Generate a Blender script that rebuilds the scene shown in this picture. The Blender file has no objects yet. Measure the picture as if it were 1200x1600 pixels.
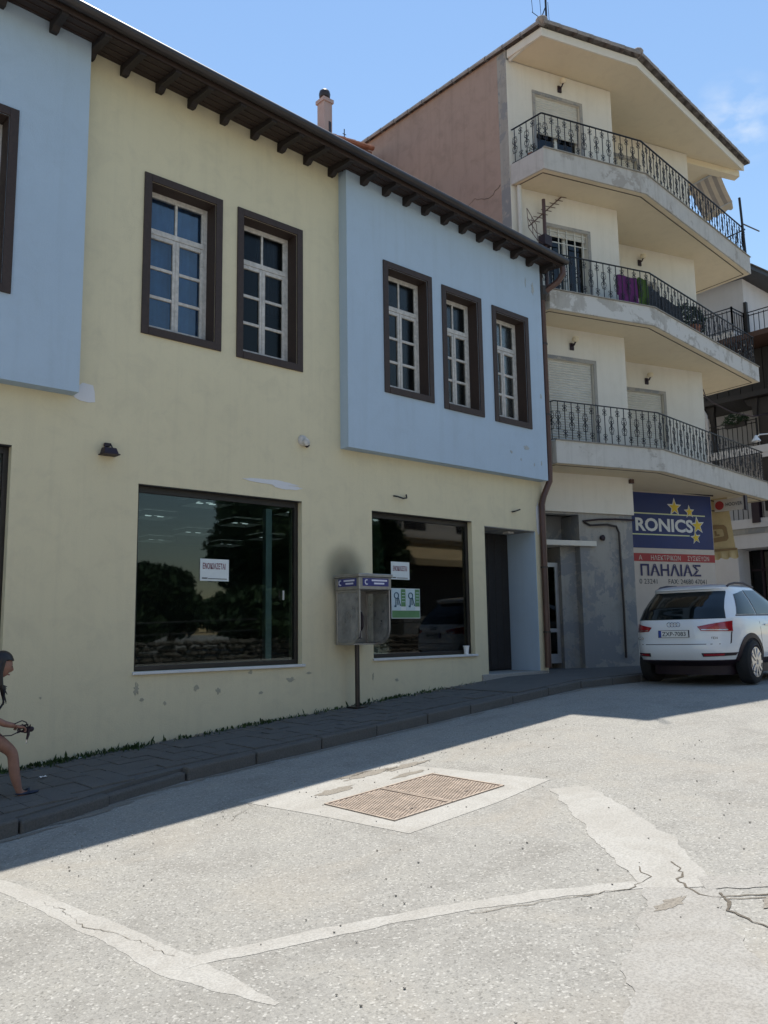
import bpy, bmesh, math, random
from mathutils import Vector, Matrix, noise as mnoise
random.seed(7)
S = bpy.context.scene
COL = S.collection
R = math.radians
# ------------------------------------------------------------------ camera
cam_d = bpy.data.cameras.new('camera'); cam = bpy.data.objects.new('camera', cam_d); COL.objects.link(cam)
cam_d.sensor_fit = 'HORIZONTAL'; cam_d.sensor_width = 36; cam_d.lens = 36*1309.145/1200
cam_d.clip_start = .05; cam_d.clip_end = 800
r_ = Vector((0.74871183, -0.66272786, -0.01491241)); u_ = Vector((-0.08090494, -0.11368319, 0.99021741)); w_ = Vector((0.65793996, 0.740181, 0.13873391))
cam.matrix_world = Matrix(((r_.x, u_.x, -w_.x, 0), (r_.y, u_.y, -w_.y, -9), (r_.z, u_.z, -w_.z, 1.6), (0, 0, 0, 1)))
S.camera = cam
# ------------------------------------------------------------------ light
SUN = Vector((.27, .278, 1)).normalized()
world = bpy.data.worlds.new('World'); S.world = world; world.use_nodes = True
wn = world.node_tree; wn.nodes.clear()
sky = wn.nodes.new('ShaderNodeTexSky'); sky.sky_type = 'NISHITA'; sky.sun_disc = False
sky.sun_elevation = math.asin(SUN.z); sky.sun_rotation = math.atan2(SUN.x, SUN.y)
sky.altitude = 300; sky.air_density = 1.6; sky.dust_density = 0; sky.ozone_density = 3.5
bg = wn.nodes.new('ShaderNodeBackground'); bg.inputs['Strength'].default_value = .117
wo = wn.nodes.new('ShaderNodeOutputWorld')
geo = wn.nodes.new('ShaderNodeTexCoord'); cd = (0.7912, 0.3473, 0.5033)
dt = wn.nodes.new('ShaderNodeVectorMath'); dt.operation = 'DISTANCE'; dt.inputs[1].default_value = cd; wn.links.new(geo.outputs['Generated'], dt.inputs[0])
mk = wn.nodes.new('ShaderNodeMapRange'); mk.inputs[1].default_value = .01; mk.inputs[2].default_value = .05; mk.inputs[3].default_value = 1; mk.inputs[4].default_value = 0; wn.links.new(dt.outputs['Value'], mk.inputs[0])
cm = wn.nodes.new('ShaderNodeMapping'); cm.inputs['Scale'].default_value = (14, 22, 40); wn.links.new(geo.outputs['Generated'], cm.inputs[0])
cn_ = wn.nodes.new('ShaderNodeTexNoise'); cn_.inputs['Scale'].default_value = 1.6; cn_.inputs['Detail'].default_value = 7; wn.links.new(cm.outputs[0], cn_.inputs['Vector'])
cr = wn.nodes.new('ShaderNodeMapRange'); cr.inputs[1].default_value = .42; cr.inputs[2].default_value = .75; cr.inputs[3].default_value = 0; cr.inputs[4].default_value = .5; wn.links.new(cn_.outputs[0], cr.inputs[0])
ml = wn.nodes.new('ShaderNodeMath'); ml.operation = 'MULTIPLY'; wn.links.new(mk.outputs[0], ml.inputs[0]); wn.links.new(cr.outputs[0], ml.inputs[1])
cx = wn.nodes.new('ShaderNodeMix'); cx.data_type = 'RGBA'; cx.inputs[7].default_value = (6.2, 6.5, 6.7, 1); wn.links.new(ml.outputs[0], cx.inputs[0]); wn.links.new(sky.outputs[0], cx.inputs[6])
wn.links.new(cx.outputs[2], bg.inputs['Color']); wn.links.new(bg.outputs[0], wo.inputs[0])
sd = bpy.data.lights.new('sun', 'SUN'); sd.energy = 4.8; sd.angle = R(.5); sd.color = (1, .95, .87)
sun = bpy.data.objects.new('sun', sd); COL.objects.link(sun); sun.location = (0, 0, 40)
sun.rotation_euler = SUN.to_track_quat('Z', 'Y').to_euler()
S.view_settings.view_transform = 'Standard'; S.view_settings.look = 'None'
S.view_settings.exposure = .4; S.view_settings.gamma = 1
S.view_settings.use_curve_mapping = False
S.render.engine = 'CYCLES'
# ------------------------------------------------------------------ materials
MATS = {}
def nodes(name):
    m = bpy.data.materials.new(name); m.use_nodes = True
    nt = m.node_tree; b = nt.nodes['Principled BSDF']
    return m, nt, b
def col4(c): return (c[0], c[1], c[2], 1)
def noise(nt, scale, detail=6, rough=.6, dist=0, vec=None):
    n = nt.nodes.new('ShaderNodeTexNoise'); n.inputs['Scale'].default_value = scale
    n.inputs['Detail'].default_value = detail; n.inputs['Roughness'].default_value = rough; n.inputs['Distortion'].default_value = dist
    if vec: nt.links.new(vec, n.inputs['Vector'])
    return n
def ramp(nt, fac, stops):
    r = nt.nodes.new('ShaderNodeValToRGB'); e = r.color_ramp.elements
    while len(e) < len(stops): e.new(.5)
    for k, (p, c) in enumerate(stops): e[k].position = p; e[k].color = c if len(c) == 4 else col4(c)
    nt.links.new(fac, r.inputs[0]); return r
def mixc(nt, fac, a, b, mode='MIX'):
    x = nt.nodes.new('ShaderNodeMix'); x.data_type = 'RGBA'; x.blend_type = mode
    for s, v in ((0, fac), (6, a), (7, b)):
        if hasattr(v, 'is_linked') or isinstance(v, bpy.types.NodeSocket): nt.links.new(v, x.inputs[s])
        else: x.inputs[s].default_value = v if s == 0 else col4(v)
    return x.outputs[2]
def coords(nt): return nt.nodes.new('ShaderNodeNewGeometry').outputs['Position']
def objco(nt): return nt.nodes.new('ShaderNodeTexCoord').outputs['Object']
def bump(nt, b, h, strength, dist):
    n = nt.nodes.new('ShaderNodeBump'); n.inputs['Strength'].default_value = strength; n.inputs['Distance'].default_value = dist
    nt.links.new(h, n.inputs['Height']); nt.links.new(n.outputs[0], b.inputs['Normal'])
def plain(name, c, rough=.6, metal=0, var=.12, scale=6, bmp=0, spec=.5, coat=0):
    if name in MATS: return MATS[name]
    m, nt, b = nodes(name); v = objco(nt)
    n = noise(nt, scale, 8, .65, .3, v)
    lo = tuple(x*(1-var) for x in c); hi = tuple(min(1, x*(1+var)) for x in c)
    r = ramp(nt, n.outputs[0], [(.3, lo), (.7, hi)])
    nt.links.new(r.outputs[0], b.inputs['Base Color'])
    b.inputs['Roughness'].default_value = rough; b.inputs['Metallic'].default_value = metal
    b.inputs['Specular IOR Level'].default_value = spec
    if coat: b.inputs['Coat Weight'].default_value = coat; b.inputs['Coat Roughness'].default_value = .04
    if bmp:
        n2 = noise(nt, scale*9, 6, .6, 0, v); bump(nt, b, n2.outputs[0], .5, bmp)
    MATS[name] = m; return m
def plaster(name, c, dirt, dirt_amt=.35, patch=None, bscale=40, streak=.25, patch_t=.68):
    m, nt, b = nodes(name); v = coords(nt)
    big = noise(nt, .55, 5, .6, .4, v); med = noise(nt, 3.2, 8, .7, .6, v); fine = noise(nt, 60, 4, .6, 0, v)
    c1 = mixc(nt, big.outputs[0], tuple(x*.93 for x in c), tuple(min(1, x*1.06) for x in c))
    dm = ramp(nt, med.outputs[0], [(.48, (0, 0, 0)), (.85, (1, 1, 1))])
    mm = nt.nodes.new('ShaderNodeMath'); mm.operation = 'MULTIPLY'; mm.inputs[1].default_value = dirt_amt; nt.links.new(dm.outputs[0], mm.inputs[0])
    c2 = mixc(nt, mm.outputs[0], c1, dirt)
    # rain streaks: noise stretched along z
    mp = nt.nodes.new('ShaderNodeMapping'); mp.inputs['Scale'].default_value = (5, 5, .28); nt.links.new(v, mp.inputs['Vector'])
    st = noise(nt, 1.6, 6, .65, .2, mp.outputs[0]); sr = ramp(nt, st.outputs[0], [(.5, (0, 0, 0)), (.8, (1, 1, 1))])
    sm = nt.nodes.new('ShaderNodeMath'); sm.operation = 'MULTIPLY'; sm.inputs[1].default_value = streak; nt.links.new(sr.outputs[0], sm.inputs[0])
    c3 = mixc(nt, sm.outputs[0], c2, dirt)
    if patch:
        pn = noise(nt, 1.7, 10, .7, .35, v); pr = ramp(nt, pn.outputs[0], [(patch_t-.05, (0, 0, 0)), (patch_t-.02, (1, 1, 1))])
        c3 = mixc(nt, pr.outputs[0], c3, patch)
    c4 = mixc(nt, fine.outputs[0], tuple([.94]*3), tuple([1.0]*3)); cc = mixc(nt, 1.0, c3, c4, 'MULTIPLY')
    nt.links.new(cc, b.inputs['Base Color']); b.inputs['Roughness'].default_value = .92; b.inputs['Specular IOR Level'].default_value = .2
    h = mixc(nt, .35, fine.outputs[0], med.outputs[0]); bump(nt, b, h, .35, .012)
    MATS[name] = m; return m
def glass(name, tint, gloss=.02, alpha=.75, ior=1.5):
    m = bpy.data.materials.new(name); m.use_nodes = True; nt = m.node_tree; nt.nodes.clear()
    o = nt.nodes.new('ShaderNodeOutputMaterial'); t = nt.nodes.new('ShaderNodeBsdfTransparent'); g = nt.nodes.new('ShaderNodeBsdfGlossy')
    t.inputs[0].default_value = col4(tint); g.inputs['Roughness'].default_value = gloss; g.inputs[0].default_value = (1, 1, 1, 1)
    f = nt.nodes.new('ShaderNodeFresnel'); f.inputs[0].default_value = ior
    x = nt.nodes.new('ShaderNodeMixShader'); nt.links.new(f.outputs[0], x.inputs[0]); nt.links.new(t.outputs[0], x.inputs[1]); nt.links.new(g.outputs[0], x.inputs[2])
    nt.links.new(x.outputs[0], o.inputs[0]); MATS[name] = m; return m
def asphalt():
    m, nt, b = nodes('asphalt'); v = coords(nt)
    big = noise(nt, .3, 4, .6, .5, v); med = noise(nt, 1.7, 8, .7, .5, v); sp = noise(nt, 130, 4, .75, 0, v); grit = noise(nt, 38, 5, .75, 0, v)
    vo = nt.nodes.new('ShaderNodeTexVoronoi'); vo.inputs['Scale'].default_value = 95; nt.links.new(v, vo.inputs['Vector'])
    base = mixc(nt, big.outputs[0], (.285, .274, .248), (.35, .338, .31))
    mr = ramp(nt, med.outputs[0], [(.28, (.80, .79, .78)), (.5, (1, 1, 1)), (.75, (1.09, 1.08, 1.05))]); base = mixc(nt, 1.0, base, mr.outputs[0], 'MULTIPLY')
    gr = ramp(nt, grit.outputs[0], [(.3, (.8, .8, .8)), (.55, (1, 1, 1)), (.7, (1.1, 1.1, 1.08))]); base = mixc(nt, 1.0, base, gr.outputs[0], 'MULTIPLY')
    sr = ramp(nt, sp.outputs[0], [(.3, (.72, .72, .72)), (.5, (1, 1, 1)), (.64, (1.08, 1.08, 1.06))]); base = mixc(nt, 1.0, base, sr.outputs[0], 'MULTIPLY')
    hs = nt.nodes.new('ShaderNodeSeparateColor'); nt.links.new(vo.outputs['Color'], hs.inputs[0])
    lr = ramp(nt, hs.outputs[0], [(.88, (0, 0, 0)), (.96, (.7, .7, .7))]); base = mixc(nt, lr.outputs[0], base, (.47, .455, .415))
    dr = ramp(nt, hs.outputs[1], [(.88, (0, 0, 0)), (.95, (.6, .6, .6))]); base = mixc(nt, dr.outputs[0], base, (.15, .145, .13))
    # tan wear in large soft patches
    wn_ = noise(nt, .8, 6, .65, .8, v); wr = ramp(nt, wn_.outputs[0], [(.52, (0, 0, 0)), (.75, (.45, .45, .45))]); base = mixc(nt, wr.outputs[0], base, (.335, .295, .24))
    nt.links.new(base, b.inputs['Base Color']); b.inputs['Roughness'].default_value = .9; b.inputs['Specular IOR Level'].default_value = .2
    h = mixc(nt, .5, vo.outputs['Distance'], grit.outputs[0]); bump(nt, b, h, .45, .008)
    MATS['asphalt'] = m; return m
def concrete(name, c, speck=.5, dirt=(.2, .17, .13), amt=.4):
    m, nt, b = nodes(name); v = coords(nt)
    med = noise(nt, 2.4, 8, .7, .8, v); fine = noise(nt, 70, 5, .7, 0, v)
    r = ramp(nt, med.outputs[0], [(.4, (0, 0, 0)), (.8, (amt, amt, amt))]); base = mixc(nt, r.outputs[0], c, dirt)
    fr = ramp(nt, fine.outputs[0], [(.3, (1-speck*.5,)*3), (.6, (1.04,)*3)]); base = mixc(nt, 1.0, base, fr.outputs[0], 'MULTIPLY')
    nt.links.new(base, b.inputs['Base Color']); b.inputs['Roughness'].default_value = .9; b.inputs['Specular IOR Level'].default_value = .2
    bump(nt, b, fine.outputs[0], .4, .008); MATS[name] = m; return m
def wood(name, c, rough=.6):
    m, nt, b = nodes(name); v = objco(nt)
    mp = nt.nodes.new('ShaderNodeMapping'); mp.inputs['Scale'].default_value = (3, 12, 3); nt.links.new(v, mp.inputs['Vector'])
    n = noise(nt, 5, 8, .7, 1.5, mp.outputs[0]); r = ramp(nt, n.outputs[0], [(.3, tuple(x*.65 for x in c)), (.75, tuple(x*1.3 for x in c))])
    nt.links.new(r.outputs[0], b.inputs['Base Color']); b.inputs['Roughness'].default_value = rough; bump(nt, b, n.outputs[0], .25, .006)
    MATS[name] = m; return m
def emis(name, c, s):
    m, nt, b = nodes(name); b.inputs['Base Color'].default_value = col4(c); b.inputs['Emission Color'].default_value = col4(c); b.inputs['Emission Strength'].default_value = s
    MATS[name] = m; return m
M_ASPH = asphalt()
M_CONC = concrete('patch_concrete', (.42, .405, .37), .55)
M_CONC2 = concrete('worn_concrete', (.37, .355, .325), .7)
M_KERB = concrete('kerb_concrete', (.135, .13, .122), .6, (.09, .085, .075), .6)
M_PAVE = concrete('paving_concrete', (.145, .14, .132), .5, (.1, .095, .085), .6)
M_DIRT = concrete('dirt', (.29, .262, .222), .9)
M_CRACK = concrete('crack_dirt', (.15, .13, .105), .9)
M_YEL = plaster('yellow_plaster', (.675, .60, .415), (.47, .42, .31), .45, None, streak=.24)
M_BLUE = plaster('blue_plaster', (.425, .525, .63), (.33, .39, .45), .3, None, streak=.28)
M_WHITEP = plaster('white_plaster', (.70, .66, .58), (.42, .38, .3), .2, None, streak=.2)
M_SOFFIT = plaster('cream_soffit', (.70, .60, .43), (.42, .34, .24), .3, None, streak=0)
M_SLAB = plaster('peeling_slab_paint', (.50, .48, .45), (.25, .22, .19), .5, (.36, .335, .305), streak=.5, patch_t=.63)
M_SLAB2 = plaster('flaking_slab_paint', (.44, .415, .38), (.22, .2, .17), .55, (.58, .56, .53), streak=.5, patch_t=.51)
M_SLAB3 = plaster('stained_slab_paint', (.56, .54, .50), (.28, .25, .21), .45, (.40, .375, .34), streak=.45, patch_t=.64)
M_PARTY = plaster('pink_plaster', (.385, .285, .235), (.22, .17, .14), .75, None, streak=.45)
M_GREYP = plaster('bare_render', (.36, .34, .305), (.17, .155, .14), .6, (.25, .25, .25), streak=.4, patch_t=.55)
M_LILAC = plaster('pale_plaster', (.60, .58, .58), (.4, .38, .36), .2, None, streak=.2)
M_SCUFF = plaster('scuffed_plaster', (.40, .375, .29), (.25, .235, .19), .6, None, streak=.2)
M_CHIPB = plaster('chipped_blue', (.40, .42, .42), (.28, .28, .27), .6, None, streak=.2)
M_REDP = plaster('red_brown_render', (.27, .155, .12), (.16, .1, .08), .5, None, streak=.3)
M_FILL = plaster('white_filler', (.66, .66, .68), (.5, .5, .5), .2, None, streak=0)
M_BROWN = wood('dark_brown_wood', (.042, .025, .019), .65)
M_SOFW = wood('brown_board', (.036, .022, .018), .7)
M_RAFT = wood('dark_rafter_wood', (.022, .015, .013), .75)
M_RED = wood('red_brown_wood', (.07, .035, .025), .6)
M_BLACKW = wood('black_wood', (.022, .018, .017), .5)
M_FRAME = plain('white_paint_old', (.55, .52, .48), .6, 0, .25, 14, .004)
M_SILL = plain('white_marble', (.6, .6, .6), .4, 0, .1, 5)
M_BLKMET = plain('black_iron', (.018, .018, .022), .45, .3, .3, 8)
M_GUT = plain('dark_gutter', (.035, .028, .026), .4, .2, .25, 4)
M_PIPE = plain('brown_pipe', (.085, .042, .033), .4, .1, .25, 3)
M_PVC = plain('grey_pvc', (.55, .55, .56), .4, 0, .1, 3)
M_ALU = plain('aluminium', (.55, .55, .56), .35, .6, .1, 5)
M_DKFR = plain('dark_bronze_frame', (.03, .026, .024), .4, .3, .2, 5)
M_GLASS = glass('shop_glass', (.6, .70, .70), .022)
M_WGLASS = glass('window_glass', (.75, .78, .8), .03)
M_WGLASS2 = glass('dusty_window_glass', (.62, .62, .6), .18, ior=1.28)
M_CARGL = glass('car_glass', (.10, .13, .13), .01)
M_PERSP = plain('scratched_perspex', (.30, .295, .28), .35, 0, .35, 9); M_PERSP.node_tree.nodes['Principled BSDF'].inputs['Alpha'].default_value = .55
M_ROOM = plain('room_grey', (.17, .17, .165), .9, 0, .2, 1)
M_ROOMW = plain('ceiling_tile', (.3, .3, .29), .9, 0, .1, 2)
M_CURT = plain('lace_curtain', (.36, .34, .31), .9, 0, .15, 5)
M_BCURT = plain('blue_curtain', (.09, .25, .5), .85, 0, .2, 4)
M_LOUV = emis('lamp_louvre', (.9, .92, .9), .55)
M_TILE = plain('grey_roof_tile', (.26, .235, .22), .85, 0, .3, 7, .01)
M_TERRA = plain('terracotta_tile', (.30, .125, .075), .85, 0, .35, 6, .01)
M_SHUT = plain('shutter_plastic', (.56, .54, .48), .5, 0, .08, 4)
M_BLUESH = plain('blue_shutter', (.06, .1, .2), .5, 0, .2, 4)
M_STEEL = plain('brushed_steel', (.33, .32, .31), .38, .75, .15, 12)
M_STRIP = plain('phone_strip_blue', (.03, .035, .17), .4, 0, .1, 6)
M_LILACT = plain('pale_lettering', (.62, .62, .72), .5, 0, .05, 4)
M_PAPER = plain('poster_paper', (.62, .66, .66), .7, 0, .05, 8)
M_INK = plain('dark_red_ink', (.16, .02, .05), .7, 0, .1, 8)
M_INKB = plain('dark_ink', (.04, .05, .06), .7, 0, .1, 8)
M_GREENP = plain('poster_green', (.10, .22, .09), .7, 0, .15, 8)
M_PALEB = plain('poster_pale_blue', (.48, .58, .62), .7, 0, .08, 8)
M_TEAL = plain('key_blue', (.03, .1, .15), .7, 0, .1, 8)
M_NAVY = plain('sign_navy', (.012, .028, .125), .4, 0, .12, 2)
M_SIGNW = plain('sign_cream', (.52, .46, .40), .5, 0, .06, 2)
M_SIGNR = plain('sign_red', (.33, .028, .03), .5, 0, .08, 3)
M_YSTAR = plain('star_yellow', (.62, .45, .03), .5, 0, .05, 3)
M_PALEY = plain('sign_pale_yellow', (.55, .6, .35), .5, 0, .05, 3)
M_LET = plain('sign_white_letter', (.6, .62, .62), .5, 0, .06, 3)
M_DBLUE = plain('sign_dark_blue_letter', (.02, .02, .09), .5, 0, .06, 3)
M_PANELB = plain('panel_blue', (.03, .07, .28), .5, 0, .06, 3)
M_CANVAS = plain('yellow_canvas', (.56, .44, .24), .85, 0, .1, 5)
M_CANVD = plain('canvas_brown_print', (.3, .2, .1), .85, 0, .1, 5)
M_STRA = plain('awning_stripe_grey', (.34, .3, .27), .9, 0, .1, 5)
M_STRB = plain('awning_stripe_cream', (.58, .5, .4), .9, 0, .1, 5)
M_LEAF = plain('leaf_green', (.045, .085, .025), .7, 0, .45, 3)
M_LEAFD = plain('leaf_dark', (.03, .06, .022), .7, 0, .45, 2)
M_BARK = plain('bark', (.12, .09, .06), .9, 0, .3, 8, .01)
M_PURP = plain('purple_towel', (.12, .022, .12), .9, 0, .15, 5)
M_LIME = plain('green_towel', (.05, .095, .014), .9, 0, .15, 5)
M_DKCL = plain('dark_cloth', (.025, .028, .035), .9, 0, .3, 5)
M_STONE = plain('field_stone', (.17, .15, .12), .9, 0, .4, 4, .02)
M_GRAV = plain('pale_gravel', (.3, .28, .25), .9, 0, .4, 9)
M_CARP = plain('car_white_paint', (.72, .74, .76), .3, 0, .015, 2, 0, .5, .8)
M_CLAD = plain('black_cladding', (.018, .007, .014), .55, 0, .1, 4)
M_TYRE = plain('tyre_rubber', (.016, .016, .017), .85, 0, .2, 20)
M_RIM = plain('alloy_rim', (.5, .5, .52), .3, .8, .05, 4)
M_TAIL = plain('tail_light_red', (.32, .012, .02), .15, 0, .15, 6, 0, .6, .8)
M_CHROME = plain('chrome', (.5, .5, .52), .2, .9, .05, 3)
M_PLATE = plain('plate_white', (.72, .72, .7), .4, 0, .03, 3)
M_EUB = plain('plate_blue', (.03, .06, .3), .4, 0, .03, 3)
M_SKIN = plain('skin', (.27, .14, .1), .6, 0, .16, 14)
M_HAIR = plain('dark_hair', (.018, .013, .011), .45, 0, .3, 20)
M_PINK = plain('pink_top', (.28, .05, .09), .85, 0, .15, 10)
M_BLKCL = plain('black_cloth', (.014, .014, .018), .85, 0, .2, 10)
M_SHORT = plain('dark_shorts', (.03, .035, .06), .85, 0, .2, 10)
M_SANDAL = plain('navy_sandal', (.02, .03, .06), .7, 0, .2, 10)
M_RUST = plain('rusty_iron', (.40, .325, .26), .9, 0, .28, 9, .006)
M_CHIM = plaster('pale_pink_render', (.46, .36, .33), (.3, .2, .17), .5, None, streak=.4)
M_EYE = plain('eye_dark', (.02, .015, .01), .2)
M_WHITE = plain('bright_white', (.8, .8, .8), .5, 0, .03, 3)
# ------------------------------------------------------------------ mesh helper
ORG = {}
class MB:
    def __init__(s): s.v = []; s.f = []
    def add(s, vs, fs):
        o = len(s.v); s.v += [tuple(x) for x in vs]; s.f += [tuple(i+o for i in f) for f in fs]; return s
    def box(s, x0, x1, y0, y1, z0, z1):
        return s.add([(x0,y0,z0),(x1,y0,z0),(x1,y1,z0),(x0,y1,z0),(x0,y0,z1),(x1,y0,z1),(x1,y1,z1),(x0,y1,z1)],
                     [(0,3,2,1),(4,5,6,7),(0,1,5,4),(1,2,6,5),(2,3,7,6),(3,0,4,7)])
    def obox(s, c, U, V, W):
        c = Vector(c); U = Vector(U); V = Vector(V); W = Vector(W)
        return s.add([c-U-V-W, c+U-V-W, c+U+V-W, c-U+V-W, c-U-V+W, c+U-V+W, c+U+V+W, c-U+V+W],
                     [(0,3,2,1),(4,5,6,7),(0,1,5,4),(1,2,6,5),(2,3,7,6),(3,0,4,7)])
    def bar(s, p0, p1, a, b=None, up=(0,0,1)):
        p0 = Vector(p0); p1 = Vector(p1); d = p1-p0; t = d.normalized(); b = b or a
        x = t.cross(Vector(up)); x = x.normalized() if x.length > 1e-4 else Vector((1,0,0)); y = x.cross(t)
        return s.obox((p0+p1)/2, x*a/2, y*b/2, d/2)
    def prism(s, P, z0, z1):
        n = len(P); zf = (lambda z, p: z(p) if callable(z) else z)
        return s.add([(p[0],p[1],zf(z0,p)) for p in P]+[(p[0],p[1],zf(z1,p)) for p in P],
                     [tuple(range(n-1,-1,-1)), tuple(range(n,2*n))]+[(i,(i+1)%n,n+(i+1)%n,n+i) for i in range(n)])
    def ext(s, P, d):      # extrude 3D polygon P by vector d
        d = Vector(d); n = len(P); P = [Vector(p) for p in P]
        return s.add(P+[p+d for p in P], [tuple(range(n-1,-1,-1)), tuple(range(n,2*n))]+[(i,(i+1)%n,n+(i+1)%n,n+i) for i in range(n)])
    def tube(s, path, r, n=6, closed=False, caps=True):
        path = [Vector(p) for p in path]; N = len(path); o = len(s.v); prev = None
        rr = r if isinstance(r, (list, tuple)) else [r]*N
        for i, p in enumerate(path):
            if closed: t = path[(i+1)%N]-path[i-1]
            else: t = path[min(i+1,N-1)]-path[max(i-1,0)]
            t.normalize()
            if prev is None:
                x = t.cross(Vector((0,0,1))); x = x if x.length > .05 else t.cross(Vector((0,1,0)))
            else: x = prev-t*prev.dot(t)
            x.normalize(); prev = x; y = t.cross(x)
            for k in range(n):
                a = 2*math.pi*k/n; s.v.append(tuple(p+(x*math.cos(a)+y*math.sin(a))*rr[i]))
        M = N if closed else N-1
        for i in range(M):
            for k in range(n):
                j = (i+1)%N
                s.f.append((o+i*n+k, o+i*n+(k+1)%n, o+j*n+(k+1)%n, o+j*n+k))
        if caps and not closed: s.f.append(tuple(o+k for k in range(n-1,-1,-1))); s.f.append(tuple(o+(N-1)*n+k for k in range(n)))
        return s
    def lathe(s, prof, c=(0,0,0), axis='Z', n=24):
        o = len(s.v); c = Vector(c)
        for (r, h) in prof:
            for k in range(n):
                a = 2*math.pi*k/n; x, y = r*math.cos(a), r*math.sin(a)
                q = (x,y,h) if axis == 'Z' else ((x,h,y) if axis == 'Y' else (h,x,y))
                s.v.append(tuple(c+Vector(q)))
        for i in range(len(prof)-1):
            for k in range(n): s.f.append((o+i*n+k, o+i*n+(k+1)%n, o+(i+1)*n+(k+1)%n, o+(i+1)*n+k))
        s.f.append(tuple(o+k for k in range(n-1,-1,-1))); m = len(prof)-1; s.f.append(tuple(o+m*n+k for k in range(n)))
        return s
    def grid(s, fn, nu, nv):
        o = len(s.v)
        for j in range(nv+1):
            for i in range(nu+1): s.v.append(tuple(fn(i/nu, j/nv)))
        for j in range(nv):
            for i in range(nu):
                a = o+j*(nu+1)+i; s.f.append((a, a+1, a+nu+2, a+nu+1))
        return s
    def sphere(s, c, rx, ry=None, rz=None, n=12, m=8, fn=None):
        ry = ry or rx; rz = rz or rx; o = len(s.v); c = Vector(c)
        for j in range(m+1):
            t = math.pi*j/m
            for k in range(n):
                a = 2*math.pi*k/n; p = Vector((rx*math.sin(t)*math.cos(a), ry*math.sin(t)*math.sin(a), rz*math.cos(t)))
                if fn: p = fn(p)
                s.v.append(tuple(c+p))
        for j in range(m):
            for k in range(n): s.f.append((o+j*n+k, o+(j+1)*n+k, o+(j+1)*n+(k+1)%n, o+j*n+(k+1)%n))
        return s
    def mesh(s, name, org=(0,0,0)):
        me = bpy.data.meshes.new(name); o = Vector(org)
        me.from_pydata([tuple(Vector(v)-o) for v in s.v], [], s.f)
        bm = bmesh.new(); bm.from_mesh(me); bmesh.ops.recalc_face_normals(bm, faces=bm.faces); bm.to_mesh(me); bm.free()
        return me
    def build(s, name, mat, parent=None, smooth=False, bevel=0, seg=2, org=None):
        g = ORG.get(parent.name, (0,0,0)) if parent else (org or (0,0,0))
        me = s.mesh(name, g); me.materials.append(mat)
        if smooth:
            me.polygons.foreach_set('use_smooth', [True]*len(me.polygons))
            try: me.set_sharp_from_angle(angle=R(40))
            except Exception: pass
        o = bpy.data.objects.new(name, me); COL.objects.link(o)
        if parent: o.parent = parent; ORG[o.name] = g
        elif org: o.location = org; ORG[o.name] = org
        if bevel:
            b = o.modifiers.new('bevel', 'BEVEL'); b.width = bevel; b.segments = seg; b.limit_method = 'ANGLE'; b.angle_limit = R(35)
        return o
def link(me, name, parent=None, loc=(0,0,0), rot=(0,0,0), mat=None):
    o = bpy.data.objects.new(name, me); COL.objects.link(o); o.location = loc; o.rotation_euler = rot
    if mat and not me.materials: me.materials.append(mat)
    if parent: o.parent = parent; ORG[o.name] = ORG.get(parent.name, (0,0,0))
    return o
def tag(o, label=None, cat=None, group=None, kind=None):
    if label: o['label'] = label
    if cat: o['category'] = cat
    if group: o['group'] = group
    if kind: o['kind'] = kind
    return o
def thing(name, loc, label, cat, group=None, rz=0, local=False):
    o = bpy.data.objects.new(name, None); COL.objects.link(o); o.location = loc; o.rotation_euler = (0,0,rz); o.empty_display_size = .2
    ORG[o.name] = (0,0,0) if (rz or local) else loc
    return tag(o, label, cat, group)
def text(parent, s, O, U, V, width, height, mat, name='lettering', bold=0, thick=.002):
    cu = bpy.data.curves.new('t', 'FONT'); cu.body = s; cu.size = 1; cu.offset = bold; cu.resolution_u = 3
    to = bpy.data.objects.new('t', cu); COL.objects.link(to)
    dg = bpy.context.evaluated_depsgraph_get(); me = bpy.data.meshes.new_from_object(to.evaluated_get(dg), depsgraph=dg)
    bpy.data.objects.remove(to); bpy.data.curves.remove(cu)
    xs = [v.co.x for v in me.vertices]; ys = [v.co.y for v in me.vertices]
    x0, x1, y0, y1 = min(xs), max(xs), min(ys), max(ys)
    g = Vector(ORG.get(parent.name, (0,0,0))); O = Vector(O)-g; U = Vector(U).normalized(); V = Vector(V).normalized()
    for v in me.vertices:
        v.co = O+U*((v.co.x-x0)/(x1-x0)*width)+V*((v.co.y-y0)/(y1-y0)*height)
    me.materials.clear(); me.materials.append(mat); me.name = name
    o = bpy.data.objects.new(name, me); COL.objects.link(o); o.parent = parent; ORG[o.name] = tuple(g); return o
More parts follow.
